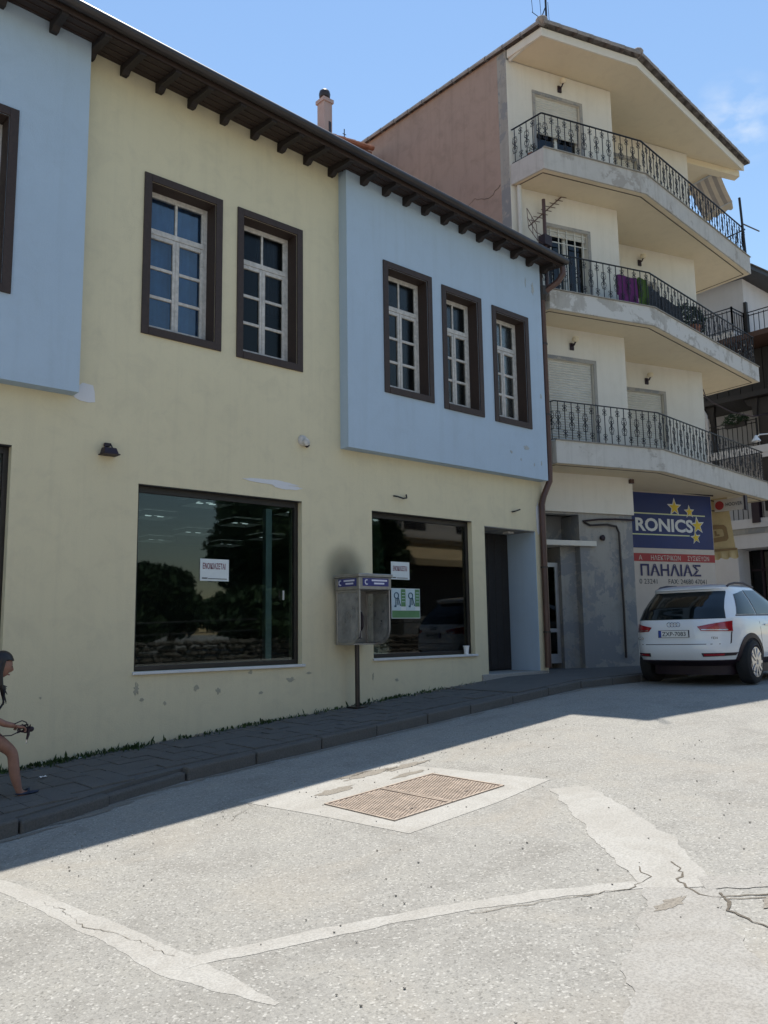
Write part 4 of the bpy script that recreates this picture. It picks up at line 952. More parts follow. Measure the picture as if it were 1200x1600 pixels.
# ------------------------------------------------------------------ NEIGHBOUR HOUSE
NH = thing('white_house', (24, 3, pz(24)), 'white house with dark wooden balconies and iron railings at the far right edge', 'house')
MB().box(22.0, 29, .80, 7, 9.35, 11.0).build('upper_wall', M_LILAC, NH)
MB().box(22.9, 29, -1.2, 7, .5, 9.2).build('wall', M_LILAC, NH)
rf2 = MB().prism([(21.55,.35),(29,-.35),(29,7.5),(21.55,7.5)], 11.0, 11.12).build('roof', M_BLACKW, NH)
MB().add([(21.5,.3,11.13),(29,-.4,11.13),(29,7.5,11.13),(21.5,7.5,11.13),(24,3.5,12.0),(27,3.5,12.0)], [(0,1,5,4),(1,2,5),(2,3,4,5),(3,0,4)]).build('roof_tiles', M_TILE, rf2)
def iron_rail(parent, pts, z, h, step=.13):
    m = MB()
    for p, q in zip(pts, pts[1:]):
        a = Vector((*p, z)); b = Vector((*q, z)); d = b-a
        for k, hh_ in enumerate((h, h-.09, .07)): m.bar(a+Vector((0,0,hh_)), b+Vector((0,0,hh_)), .03 if k == 0 else .02, .02)
        for e_ in (a, b): m.bar(e_, e_+Vector((0,0,h+.03)), .04)
    r = m.build('rail', M_BLKMET, parent); bm_ = MB().box(-.008,.008,-.008,.008,.0,h-.05).mesh('rail_bar'); bm_.materials.append(M_BLKMET)
    for p, q in zip(pts, pts[1:]):
        a = Vector((*p, z)); b = Vector((*q, z)); d = b-a; n = max(2, int(d.length/step))
        for k in range(1, n): link(bm_, 'rail_bar', parent, tuple(a+d*k/n-Vector(ORG[parent.name])))
b3 = MB().prism([(21.28,.80),(21.98,.80),(21.98,-1.3),(23,-1.3),(23,4.2),(21.28,4.2)], 9.2, 9.345).build('balcony', M_LILAC, NH)
iron_rail(b3, [(21.32,4.0),(21.32,.84),(22.02,.84),(22.02,-1.2)], 9.345, .66)
MB().box(21.95, 22.05, .72, .80, 9.35, 10.3).build('post', M_BLACKW, b3)
MB().prism([(21.3,-1.2),(22.85,-1.2),(22.85,4.2),(21.3,4.2)], 9.05, 9.19).build('wooden_beam', M_RED, b3)
lg = MB().box(22.3, 22.88, .2, 4.2, 7.68, 9.04).build('loggia', M_BLACKW, NH)
for k in range(12): MB().box(22.27, 22.299, .22+.33*k, .53+.33*k, 7.7, 9.02).build('plank', M_BLACKW, lg)
lb = MB().box(21.75, 22.88, -1.2, .19, 8.0, 8.12).build('side_balcony', M_RED, NH); iron_rail(lb, [(21.8,.15),(21.8,-1.1)], 8.12, .6)
MB().box(22.6, 22.88, -1.2, .18, 8.14, 9.0).build('dark_opening', M_RED, NH)
ev = MB().prism([(21.5,-.8),(22.88,-.8),(22.88,4.2),(21.5,4.2)], 7.52, 7.66).build('wooden_eave', M_BLACKW, NH)
for y in (1.75, .55): 
    MB().ext([(21.65,y-.08,7.51),(21.65,y+.28,7.51),(21.65,y+.22,7.36),(21.65,y+.1,7.3),(21.65,y+.08,7.05),(21.65,y-.02,7.05),(21.65,y-.04,7.3)], (.12,0,0)).build('bracket', M_BLACKW, ev)
MB().box(21.66, 21.78, 1.70, 1.82, 4.4, 7.3).build('wooden_post', M_BLACKW, NH)
MB().tube([(21.6,2.0,7.5),(21.6,1.9,7.3),(21.6,1.88,7.1),(21.6,1.88,4.4)], .04, 8).build('white_drainpipe', M_LILAC, NH, smooth=True)
MB().box(21.7, 22.85, -1.2, .52, 4.5, 7.5).build('dark_bay', M_BLACKW, NH)
b2 = MB().prism([(21.6,-1.2),(22.88,-1.2),(22.88,4.2),(21.6,4.2)], 6.02, 6.22).build('balcony', M_LILAC, NH); iron_rail(b2, [(21.64,4.1),(21.64,.55)], 6.22, .72)
MB().box(21.62, 21.66, -1.1, .5, 5.9, 6.1).build('fascia', M_LILAC, b2)
b1 = MB().prism([(21.6,-1.2),(22.88,-1.2),(22.88,4.2),(21.6,4.2)], 4.08, 4.32).build('balcony', M_LILAC, NH); iron_rail(b1, [(21.64,4.1),(21.64,.82),(21.64,-1.1)], 4.22, .62)
MB().box(21.55, 21.75, .62, .82, 4.2, 4.95).build('rail_post', M_CLAD, b1)
MB().box(21.62, 22.88, -1.2, 4.2, 3.93, 4.075).build('grey_band', M_GREYP, NH)  # plain grey band between lintel and balcony slab
MB().box(21.64, 22.88, -1.2, 4.2, 3.56, 3.928).build('lintel', M_LILAC, NH)
sf = MB().box(22.4, 22.46, -1.2, 1.3, 1.0, 3.55).build('shop_front', M_CARGL, NH); MB().box(22.5, 22.6, -1.2, 1.5, 1.0, 3.55).build('dark_interior', M_BLACKW, NH)
fm = MB()
for y in (-.9,-.3,.45,1.0): fm.box(22.34, 22.395, y-.025, y+.025, 1.0, 3.55)
fm.box(22.34, 22.395, -1.2, 1.3, 3.0, 3.05); fm.build('frame', M_CLAD, sf)
MB().box(21.66, 22.3, 1.32, 1.98, .6, 3.555).build('pillar', M_LILAC, NH)
fp = thing('hanging_planter', (21.62,1.05,6.9), 'green hanging planter on the railing of the white house at the right edge', 'plant')
MB().box(21.5, 21.62, .8, 1.35, 6.80, 6.92).build('box', M_BLACKW, fp); leafmass(MB(), (21.56,1.08,7.0), .16, .36, .17, 500, .05, 9).build('foliage', M_LEAFD, fp)
cb = MB().tube([(17.93,.07,6.82),(18.3,.07,6.72),(19.2,.05,6.62),(20.2,.0,6.66),(21.2,-.1,6.9),(21.7,-.2,7.2)], .016, 5).tube([(17.93,.07,6.95),(18.0,.06,6.8)], .012, 4)
tag(cb.build('overhead_cable', M_CLAD), 'slack black cable running from the apartment corner to the white house', 'cable')
# street lamp
SLP = thing('street_lamp', (18.0,-2.2, pz(18)), 'street lamp with a white cone shade reaching into the picture at the right edge', 'street lamp')
MB().tube([(18,-2.2,pz(18)-.05),(18,-2.2,5.3)], [.07,.05], 10).build('pole', M_ALU, SLP)
MB().tube([(18,-2.2,5.25),(18,-2.1,5.5),(18,-1.8,5.62),(18,-1.1,5.68),(18,-1.03,5.64)], .015, 7).build('arm', M_WHITE, SLP)
MB().lathe([(.10,-.11),(.095,-.10),(.04,-.02),(.022,.02)], (18,-1.02,5.66), 'Z', 16).build('shade', M_WHITE, SLP, smooth=True)
MB().sphere((18,-1.02,5.56), .04).build('bulb', M_FRAME, SLP)
# ------------------------------------------------------------------ PAYPHONE
PH = thing('payphone', (7.32,-.1,pz(7.3)), 'grey metal telephone hood with blue header strips on a thin post by the window', 'payphone')
X0, X1, Yf, Yb, Z0, Z1 = 7.05, 7.59, -.56, -.06, 1.40, 2.32
MB().tube([(7.30,-.2,pz(7.3)-.02),(7.30,-.2,1.41)], .032, 10).build('post', M_GUT, PH)
MB().box(7.2, 7.4, -.3, -.1, pz(7.3)-.01, pz(7.3)+.012).build('base_plate', M_GUT, PH)
hd = MB().box(X0-.012, X1+.012, Yf-.012, Yb, 2.125, 2.29).box(X0-.03, X1+.03, Yf-.03, Yb, 2.29, 2.335); hdo = hd.build('header', M_STEEL, PH, bevel=.008)
m = MB().box(X0+.05, X1-.04, Yf-.018, Yf-.0125, 2.17, 2.275).build('label_strip', M_STRIP, hdo)
m2 = MB().box(X0-.018, X0-.0125, Yf+.045, Yb-.08, 2.17, 2.275).build('label_strip', M_STRIP, hdo)
# strip print: handset mark and worn unreadable lines
l = MB(); l.box(X0+.2, X1-.07, Yf-.021, Yf-.0185, 2.235, 2.257).box(X0+.24, X1-.12, Yf-.021, Yf-.0185, 2.195, 2.217); l.build('worn_print', M_LILACT, hdo)
l = MB(); l.box(X0-.021, X0-.0185, Yf+.075, Yb-.2, 2.235, 2.257).box(X0-.021, X0-.0185, Yf+.1, Yb-.24, 2.195, 2.217); l.build('worn_print', M_LILACT, hdo)
def c_mark(O, U):
    P = [Vector(O)+Vector(U)*(.03*math.cos(a))+Vector((0,0,.03*math.sin(a))) for a in [R(60+k*24) for k in range(11)]]
    return MB().tube(P, [.005+.006*abs(math.sin(k*.6)) for k in range(11)], 5)
c_mark((X0+.115, Yf-.019, 2.222), (1,0,0)).build('handset_mark', M_LILACT, hdo); c_mark((X0-.019, Yb-.13, 2.222), (0,-1,0)).build('handset_mark', M_LILACT, hdo)
def side_panel(x, w):
    m = MB(); t = .035
    m.box(x, x+w, Yf, Yf+t, 1.62, 2.125).box(x, x+w, Yb-t, Yb, Z0, 2.125).box(x, x+w, Yf+t, Yb-t, 2.09, 2.125).box(x, x+w, Yf+.22, Yb-t, Z0, Z0+t)
    n = 8
    for k in range(n):
        a0, a1 = math.pi*.5*k/n, math.pi*.5*(k+1)/n; C = (Yf+.22, Z0+.22); q = lambda a, r: (x, C[0]-r*math.cos(a), C[1]-r*math.sin(a))
        m.ext([q(a0,.22), q(a1,.22), q(a1,.22-t), q(a0,.22-t)], (w, 0, 0))
    o = m.build('side_panel', M_STEEL, PH, bevel=.004)
    P = [(x+w*.4, Yf+t, 2.09), (x+w*.4, Yf+t, 1.62)]+[(x+w*.4, Yf+.22-.185*math.cos(R(10*k)), Z0+.22-.185*math.sin(R(10*k))) for k in range(1, 9)]+[(x+w*.4, Yf+.22, Z0+t), (x+w*.4, Yb-t, Z0+t), (x+w*.4, Yb-t, 2.09)]
    MB().ext(P, (.005, 0, 0)).build('pane', M_PERSP, o)
side_panel(X0, .02); side_panel(X1-.02, .02)
bk = MB().box(X0+.02, X1-.02, Yb-.012, Yb, Z0, 2.125).box(X0+.02, X1-.02, -.30, Yb-.013, Z0, Z0+.02).build('back_plate', M_STEEL, PH)
MB().box(X0+.33, X0+.40, Yb-.03, Yb-.0125, 1.45, 2.1).build('pale_strip', M_CURT, bk)  # pale colour stands in for wall light through the gap behind
ph = MB().box(X0+.12, X0+.32, -.24, Yb-.03, 1.48, 1.86).build('telephone', M_STEEL, PH, bevel=.015)
MB().box(X0+.14, X0+.24, -.252, -.241, 1.70, 1.80).build('keypad', M_CLAD, ph)
MB().tube([(X0+.28,-.25,1.6),(X0+.28,-.28,1.64),(X0+.28,-.28,1.78),(X0+.28,-.25,1.83)], .02, 7).build('handset', M_CLAD, ph)
MB().tube([(X0+.28,-.25,1.6),(X0+.24,-.28,1.5),(X0+.2,-.26,1.46),(X0+.16,-.22,1.5)], .007, 5).build('cord', M_CLAD, ph)
# ------------------------------------------------------------------ POSTERS, LIGHTS, CUP
def poster(x0, x1, z0, z1, label, name='poster'):
    t = thing(name, ((x0+x1)/2, .112, z0), label, 'poster'); MB().box(x0, x1, .1085, .1135, z0, z1).build('sheet', M_PAPER, t); return t
p1 = poster(5.09, 5.49, 2.22, 2.49, 'white rent notice in the big shop window left of the telephone hood')
text(p1, 'ΕΝΟΙΚΙΑΖΕΤΑΙ', (5.125,.106,2.365), (1,0,0), (0,0,1), .315, .075, M_INK, bold=.02)
MB().box(5.115, 5.19, .1055, .108, 2.245, 2.26).box(5.2, 5.46, .1055, .108, 2.243, 2.252).build('small_print', M_INKB, p1)
p2 = poster(8.22, 8.585, 2.325, 2.585, 'white rent notice in the right shop window above the green key poster')
text(p2, 'ΕΝΟΙΚΙΑΖΕΤΑΙ', (8.255,.106,2.45), (1,0,0), (0,0,1), .28, .075, M_INK, bold=.02)
MB().box(8.245, 8.31, .1055, .108, 2.345, 2.36).box(8.33, 8.55, .1055, .108, 2.343, 2.352).build('small_print', M_INKB, p2)
p3 = poster(8.215, 8.79, 1.755, 2.195, 'green and pale blue poster picturing two key bunches in the right shop window', 'key_poster')
MB().box(8.225, 8.78, .1055, .108, 1.765, 1.87).build('green_band', M_GREENP, p3)
for k in range(2):
    a = 8.225+.285*k
    MB().box(a, a+.175, .1055, .108, 1.875, 2.185).build('picture', M_PALEB, p3); MB().box(a+.18, a+.27, .1055, .108, 1.93, 2.185).build('green_column', M_GREENP, p3)
    l = MB()
    for q in range(4): l.box(a+.195, a+.255, .1025, .1052, 2.13-.045*q, 2.138-.045*q)
    l.build('print_lines', M_PALEB, p3)
    kk = MB(); C = Vector((a+.085, .102, 2.09)); kk.tube([C+Vector((.042*math.cos(R(20*i)), 0, .042*math.sin(R(20*i)))) for i in range(18)], .008, 5, closed=True)
    kk.bar(C+Vector((-.012,0,-.04)), C+Vector((-.015,0,-.17)), .02, .005); kk.bar(C+Vector((.02,0,-.04)), C+Vector((.025,0,-.14)), .02, .005); kk.bar(C+Vector((.035,0,-.03)), C+Vector((.075,0,-.15)), .018, .005)
    kk.box(a+.045, a+.075, .1, .105, 1.92, 1.945); kk.build('key_bunch', M_TEAL, p3)
fl = thing('floodlight', (3.83,0,3.6), 'black floodlight on the yellow wall under the left blue bay', 'floodlight')
MB().add([(3.755,-.02,3.67),(3.895,-.02,3.67),(3.895,-.11,3.665),(3.755,-.11,3.665),(3.74,-.01,3.60),(3.91,-.01,3.60),(3.91,-.14,3.595),(3.74,-.14,3.595)], [(0,1,2,3),(7,6,5,4),(0,4,5,1),(1,5,6,2),(2,6,7,3),(3,7,4,0)]).build('housing', M_CLAD, fl, bevel=.008)
MB().box(3.728, 3.922, -.15, -.003, 3.582, 3.594).build('glass_rim', M_CLAD, fl)
MB().tube([(3.78,-.07,3.67),(3.78,-.04,3.715),(3.85,-.04,3.72),(3.86,-.07,3.67)], .008, 5).box(3.785, 3.85, -.045, -.003, 3.69, 3.725).build('bracket', M_CLAD, fl)
jl = thing('round_lamp_base', (6.54,0,4.13), 'broken round white lamp base on the yellow wall between the floors', 'lamp')
MB().lathe([(.075,-.003),(.07,-.03),(.05,-.045)], (6.54,0,4.14), 'Y', 16).build('base', M_FRAME, jl); MB().lathe([(.05,-.04),(.05,-.09),(.02,-.1)], (6.555,0,4.11), 'Y', 14).build('socket', M_FRAME, jl)
MB().lathe([(.03,-.01),(.02,-.05)], (6.61,0,4.08), 'Y', 8).build('broken_edge', M_CLAD, jl)
cup = thing('paper_cup', (9.70,-.0,1.2), 'white paper cup standing on the right shop window sill', 'cup'); MB().lathe([(.032,0),(.045,.12)], (9.70,.035,1.2), 'Z', 14).build('cup', M_WHITE, cup); MB().lathe([(.046,.115),(.05,.122),(.046,.129)], (9.70,.035,1.2), 'Z', 14).build('rim', M_WHITE, cup)
# weeds along the wall foot
w = MB(); rnd = random.Random(4)
for _ in range(1700):
    x = rnd.choice([rnd.uniform(2.0, 9.9), rnd.gauss(4.0, .45), rnd.gauss(5.6, .5), rnd.gauss(3.1, .3), rnd.gauss(8.0, .6)])
    if not 1.8 < x < 10 or mnoise.noise(Vector((x*2.3, 0, 5)))+.35*mnoise.noise(Vector((x*11, 3, 5))) < rnd.uniform(-.35, .15): continue
    y = -.012-abs(rnd.gauss(0, .075)); h = rnd.uniform(.012, .06)*(1.7 if rnd.random() < .06 else 1)*(1.2 if 3.3 < x < 5 else 1); a = rnd.uniform(0, 6.28); l = Vector((math.cos(a), -abs(math.sin(a)), 0))*h*rnd.uniform(.2, .9); z = pz(x)-.005
    p = Vector((x, y, z)); s_ = Vector((-l.y, l.x, 0)).normalized()*rnd.uniform(.006, .015)
    w.add([p-s_*.4, p+s_*.4, p+l*.5+s_+Vector((0,0,h*.6)), p+l+Vector((0,0,h)), p+l*.5-s_+Vector((0,0,h*.6))], [(0,1,2,3,4)])
tag(w.build('weeds', M_LEAF), kind='stuff')
dd = MB()
for _ in range(260):
    x = rnd.uniform(1.8, 9.8); y = -.01-abs(rnd.gauss(0, .07)); r = rnd.uniform(.005, .02); dd.sphere((x, y, pz(x)+r*.2), r*1.6, r*1.2, r*.6, 5, 3)
tag(dd.build('soil_crumbs', M_DIRT), kind='stuff')
def litter(x, y, a, s, label):
    z = pz(x)+.006; o = MB().grid(lambda p, q: (x+(p-.5)*s*math.cos(a)-(q-.5)*s*.5*math.sin(a), y+(p-.5)*s*math.sin(a)+(q-.5)*s*.5*math.cos(a), z+.012*math.sin(p*5+q*3)**2), 4, 3).build('paper_scrap', M_WHITE)
    tag(o, label, 'litter')
litter(3.0,-.72,.3,.08,'small white paper scrap on the pavement in front of the girl'); litter(3.6,-.1,1.0,.05,'tiny white scrap among the weeds at the wall foot')
# ------------------------------------------------------------------ CAR
CAR = thing('parked_car', (11.55,-2.43,.762), 'white compact SUV parked at the kerb seen from behind with dark rear window', 'car', local=True)
CAR.rotation_euler = (R(-.5), R(-.4), R(4.7)); CAR.scale = (.90, .915, .93)
KP = [(.24,.40,4.10,.80),(.33,.10,4.33,.885),(.345,.095,4.335,.889),(.45,.03,4.38,.91),(.58,.015,4.39,.915),(.62,.03,4.39,.915),(.75,.035,4.37,.915),(.86,.05,4.32,.907),(.95,.075,4.15,.89),(1.0,.11,3.55,.865),(1.03,.14,3.3,.845),(1.15,.23,3.02,.805),(1.28,.38,2.75,.75),(1.40,.54,2.45,.685),(1.46,.56,2.3,.65),(1.49,.50,2.25,.635),(1.515,.60,2.15,.60),(1.54,.82,1.95,.53),(1.56,1.05,1.75,.40),(1.568,1.3,1.6,.2)]
NN = 4.2
def kp(z):
    for a, b in zip(KP, KP[1:]):
        if a[0] <= z <= b[0]:
            t = (z-a[0])/(b[0]-a[0]); return [a[i]+(b[i]-a[i])*t for i in range(4)]
    return list(KP[0] if z < KP[0][0] else KP[-1])
def rear_x(y, z):
    _, xr, xf, hw = kp(z); a = (xf-xr)/2; return (xr+xf)/2-a*max(0, 1-abs(y/hw)**NN)**(1/NN)
def side_y(x, z):
    _, xr, xf, hw = kp(z); a = (xf-xr)/2; return hw*max(0, 1-abs((x-(xr+xf)/2)/a)**NN)**(1/NN)
def ringpts(z, n=72):
    _, xr, xf, hw = kp(z); a = (xf-xr)/2; xc = (xr+xf)/2; P = []
    for k in range(n):
        t = 2*math.pi*k/n; c, s = math.cos(t), math.sin(t)
        P.append((xc+a*math.copysign(abs(c)**(2/NN), c), hw*math.copysign(abs(s)**(2/NN), s), z))
    return P
def loft(zs_):
    m = MB(); n = 72; o = 0
    for z in zs_: m.v += ringpts(z)
    for j in range(len(zs_)-1):
        for k in range(n): m.f.append((j*n+k, j*n+(k+1)%n, (j+1)*n+(k+1)%n, (j+1)*n+k))
    m.f.append(tuple(range(n-1, -1, -1))); m.f.append(tuple((len(zs_)-1)*n+k for k in range(n))); return m
zs1 = [.345,.38,.45,.5,.58,.62,.7,.75,.8,.86,.9,.95,.975,1.0,1.015,1.03,1.09,1.15,1.21,1.28,1.34,1.40,1.43,1.46,1.475,1.49,1.502,1.515,1.528,1.54,1.55,1.56,1.568]
loft(zs1).build('body', M_CARP, CAR, smooth=True)
loft([.10,.16,.24,.28,.33,.344]).build('lower_cladding', M_CLAD, CAR, smooth=True)
def patch(fn, N, M_, name, mat, parent=None, off=.006, smooth=True):
    """fn(a,b)->point on body; thin shell pushed out along the local normal"""
    pts = [[Vector(fn(i/N, j/M_)) for i in range(N+1)] for j in range(M_+1)]; m = MB(); V = []; W = []
    for j in range(M_+1):
        for i in range(N+1):
            du = pts[j][min(i+1,N)]-pts[j][max(i-1,0)]; dv = pts[min(j+1,M_)][i]-pts[max(j-1,0)][i]; nn = du.cross(dv)
            nn = nn.normalized() if nn.length > 1e-9 else Vector((-1,0,0)); p = pts[j][i]
            if nn.dot(p-Vector((2.2,0,.7))) < 0: nn = -nn
            V.append(p+nn*off); W.append(p-nn*.006)
    n = len(V); m.v = [tuple(v) for v in V+W]; I = lambda i, j: j*(N+1)+i
    for j in range(M_):
        for i in range(N): m.f.append((I(i,j), I(i+1,j), I(i+1,j+1), I(i,j+1)))
    edge = [I(i,0) for i in range(N+1)]+[I(N,j) for j in range(1,M_+1)]+[I(i,M_) for i in range(N-1,-1,-1)]+[I(0,j) for j in range(M_-1,0,-1)]
    for a, b in zip(edge, edge[1:]+edge[:1]): m.f.append((a, b, n+b, n+a))
    return m.build(name, mat, parent or CAR, smooth=smooth)
def bil(c, a, b): # corners bl, br, tr, tl
    return tuple((c[0][k]*(1-a)+c[1][k]*a)*(1-b)+(c[3][k]*(1-a)+c[2][k]*a)*b for k in (0, 1))
def rear_patch(c, name, mat, parent=None, off=.006, N=14, M_=6):
    def fn(a, b): y, z = bil(c, a, b); return (rear_x(y, z), y, z)
    return patch(fn, N, M_, name, mat, parent, off)
def side_patch(c, name, mat, sgn, parent=None, off=.006, N=10, M_=5):
    def fn(a, b): x, z = bil(c, a, b); return (x, sgn*side_y(x, z), z)
    return patch(fn, N, M_, name, mat, parent, off)
rear_patch([(.735,.985),(-.735,.985),(-.61,1.425),(.61,1.425)], 'rear_window', M_CARGL, off=.007, N=28, M_=14)
rear_patch([(.60,1.44),(-.60,1.44),(-.56,1.485),(.56,1.485)], 'roof_spoiler', M_CARP, off=.02, N=20)
for s in (1, -1):
    tl = rear_patch([(s*.44,.80),(s*.80,.785),(s*.79,.945),(s*.385,.865)], 'tail_light', M_TAIL, off=.012, N=12)
    rear_patch([(s*.45,.812),(s*.76,.80),(s*.76,.815),(s*.44,.824)], 'light_bar', M_CHROME, tl, off=.015, N=8, M_=1)
    bl = rear_patch([(s*.44,.40),(s*.80,.41),(s*.83,.455),(s*.43,.455)], 'bumper_insert', M_CLAD, off=.007, N=10, M_=2)
    rear_patch([(s*.46,.413),(s*.70,.418),(s*.72,.446),(s*.46,.446)], 'reflector', M_TAIL, bl, off=.011, N=8, M_=1)
rear_patch([(.78,.588),(-.78,.588),(-.78,.598),(.78,.598)], 'tailgate_seam', M_CLAD, off=.001, N=16, M_=1)
for s in (1, -1): rear_patch([(s*.78,.598),(s*.79,.598),(s*.80,.78),(s*.79,.78)], 'tailgate_seam', M_CLAD, off=.001, N=1, M_=4)
rear_patch([(.36,.69),(-.36,.69),(-.33,.855),(.33,.855)], 'plate_recess', M_CARP, off=.002, N=8)
np_ = rear_patch([(.262,.70),(-.262,.70),(-.262,.815),(.262,.815)], 'number_plate', M_CLAD, off=.012, N=4, M_=1)
xr_ = rear_x(0,.76)-.014
MB().box(xr_-.004, xr_, -.25, .25, .706, .809).build('plate_face', M_PLATE, np_); MB().box(xr_-.006, xr_-.0045, .205, .25, .706, .809).build('blue_band', M_EUB, np_)
text(np_, 'ZXP-7083', (xr_-.0055, .19, .725), (0,-1,0), (0,0,1), .40, .066, M_INKB, bold=.012)
for k in range(4):
    c = Vector((rear_x(0,.91)-.012, .075-.05*k, .905)); MB().tube([c+Vector((0,.035*math.cos(R(24*i)),.035*math.sin(R(24*i)))) for i in range(15)], .005, 5, closed=True).build('emblem_ring', M_CHROME, CAR)
text(CAR, 'Q3', (rear_x(.58,.69)-.012, .66, .67), (0,-1,0), (0,0,1), .10, .04, M_CHROME, name='badge', bold=.02)
text(CAR, 'TDI', (rear_x(.6,.69)-.01, -.56, .67), (0,-1,0), (0,0,1), .12, .035, M_CHROME, name='badge', bold=.02)
for s in (1, -1):
    side_patch([(.66,1.045),(1.36,1.045),(1.30,1.43),(.90,1.37)], 'side_window', M_CARGL, s, off=.008, N=16, M_=10)
    side_patch([(1.42,1.045),(2.72,1.05),(2.12,1.445),(1.36,1.44)], 'side_window', M_CARGL, s, off=.008, N=18, M_=10)
    for cx in (.97, 3.52):
        def arch(a, b, s=s, cx=cx):
            an = R(-12+204*a); r = .385+.075*b; x = cx+r*math.cos(an); z = max(.345, .285+r*math.sin(an)); return (x, s*side_y(x, z), z)
        patch(arch, 20, 2, 'wheel_arch', M_CLAD, off=.014)
        def well(a, b, s=s, cx=cx):
            an = R(-2+184*a); r = .03+.36*b; x = cx+r*math.cos(an); z = max(.345, .285+r*math.sin(an)); return (x, s*side_y(x, z), z)
        patch(well, 20, 4, 'wheel_well', M_BLKCL, off=.003)
        w_ = MB().lathe([(.22,-.11),(.30,-.112),(.335,-.095),(.345,-.05),(.345,.05),(.335,.095),(.30,.112),(.22,.11)], (cx, s*.83, .285), 'Y', 32).build('wheel', M_TYRE, CAR, smooth=True)
        rm = MB().lathe([(.235,0),(.225,.012),(.21,.004),(.19,-.03),(.05,-.03),(.045,.0),(.0,.002)], (cx, s*.83+s*.108, .335), 'Y', 28)
        rm.v = [(v[0], s*.938+s*(v[1]-s*.938 if False else (v[1]-(s*.83+s*.108))), v[2]) for v in rm.v]
        rm.build('rim', M_CLAD, w_, smooth=True)
        sp = MB()
        for k in range(10):
            a = 2*math.pi*k/10; p = Vector((math.cos(a), 0, math.sin(a))); c = Vector((cx, s*.945, .285)); sp.bar(c+p*.04, c+p*.222, .042, .022, up=(0,1,0))
        sp.lathe([(.236,-.004),(.228,.014),(.214,.002)], (cx, s*.94, .285), 'Y', 28); sp.lathe([(.05,-.005),(.05,.012)], (cx, s*.94, .285), 'Y', 14)
        sp.build('spoke', M_RIM, w_)
    MB().tube([(.86,s*.60,1.50),(.95,s*.60,1.535),(1.2,s*.60,1.565),(1.6,s*.60,1.57),(2.05,s*.585,1.51)], .018, 8).build('roof_rail', M_CLAD, CAR, smooth=True)
    side_patch([(.62,1.02),(2.8,1.02),(2.8,1.036),(.62,1.036)], 'window_trim', M_CLAD, s, off=.006, M_=1, N=16)
    for xx in (1.38, 2.52): side_patch([(xx,.42),(xx+.008,.42),(xx+.008,1.02),(xx,1.02)], 'door_seam', M_CLAD, s, off=.001, N=1, M_=6)
    MB().box(1.55, 1.74, s*.905, s*.93, .86, .885).box(2.7-.1, 2.79, s*.905, s*.93, .86, .885).build('door_handle', M_CARP, CAR, bevel=.006)
    MB().box(2.7, 2.9, s*.86, s*1.03, 1.05, 1.17).build('mirror', M_CARP, CAR, bevel=.03)
# ------------------------------------------------------------------ GIRL
GY = -1.22; gp_ = pz(2.45)
GL = thing('person', (2.3, GY, gp_), 'girl with long dark hair walking right at the left edge, in a pink top', 'person')
def skin_obj(name, verts, edges, rad, mat, parent, root=0, sub=2):
    me = bpy.data.meshes.new(name); g_ = Vector(ORG[parent.name]); me.from_pydata([tuple(Vector(v)-g_) for v in verts], edges, [])
    o = bpy.data.objects.new(name, me); COL.objects.link(o)
    sk = o.modifiers.new('skin', 'SKIN'); sk.use_smooth_shade = True
    for i, r in enumerate(rad):
        d = me.skin_vertices[0].data[i]; d.radius = (r if isinstance(r, tuple) else (r, r)); d.use_root = (i == root)
    ss = o.modifiers.new('sub', 'SUBSURF'); ss.levels = sub; ss.render_levels = sub
    dg = bpy.context.evaluated_depsgraph_get(); m2 = bpy.data.meshes.new_from_object(o.evaluated_get(dg), depsgraph=dg)
    bpy.data.objects.remove(o); m2.materials.clear(); m2.materials.append(mat); m2.name = name
    m2.polygons.foreach_set('use_smooth', [True]*len(m2.polygons))
    q = bpy.data.objects.new(name, m2); COL.objects.link(q); q.parent = parent; ORG[q.name] = tuple(g_); return q
y = GY
V = [(2.26,y,.86),(2.285,y,.98),(2.33,y,1.10),(2.37,y,1.175),(2.395,y,1.23),          # pelvis, waist, chest, neck base, neck
     (2.275,y-.075,.80),(2.52,y-.085,.60),(2.545,y-.09,.40),(2.585,y-.09,.275),(2.60,y-.09,.245),(2.70,y-.09,.228),   # near leg: hip, knee, calf, ankle, heel, toe
     (2.25,y+.075,.80),(2.16,y+.08,.55),(2.03,y+.08,.40),(1.95,y+.08,.30),(2.0,y+.08,.235),            # far leg trailing
     (2.33,y-.135,1.13),(2.265,y-.16,.94),(2.42,y-.15,.85),(2.52,y-.13,.825),        # near arm
     (2.33,y+.135,1.13),(2.27,y+.16,.95),(2.42,y+.12,.87),(2.5,y+.06,.83)]
E_ = [(0,1),(1,2),(2,3),(3,4),(0,5),(5,6),(6,7),(7,8),(8,9),(9,10),(0,11),(11,12),(12,13),(13,14),(14,15),(2,16),(16,17),(17,18),(18,19),(2,20),(20,21),(21,22),(22,23)]
RA = [(.1,.085),(.095,.075),(.105,.075),(.06,.05),(.04,.04), .078,.05,.046,.03,.032,.026, .078,.048,.044,.028,.026, .042,.034,.029,.022, .042,.034,.029,.022]
body = skin_obj('body', V, E_, RA, M_SKIN, GL)
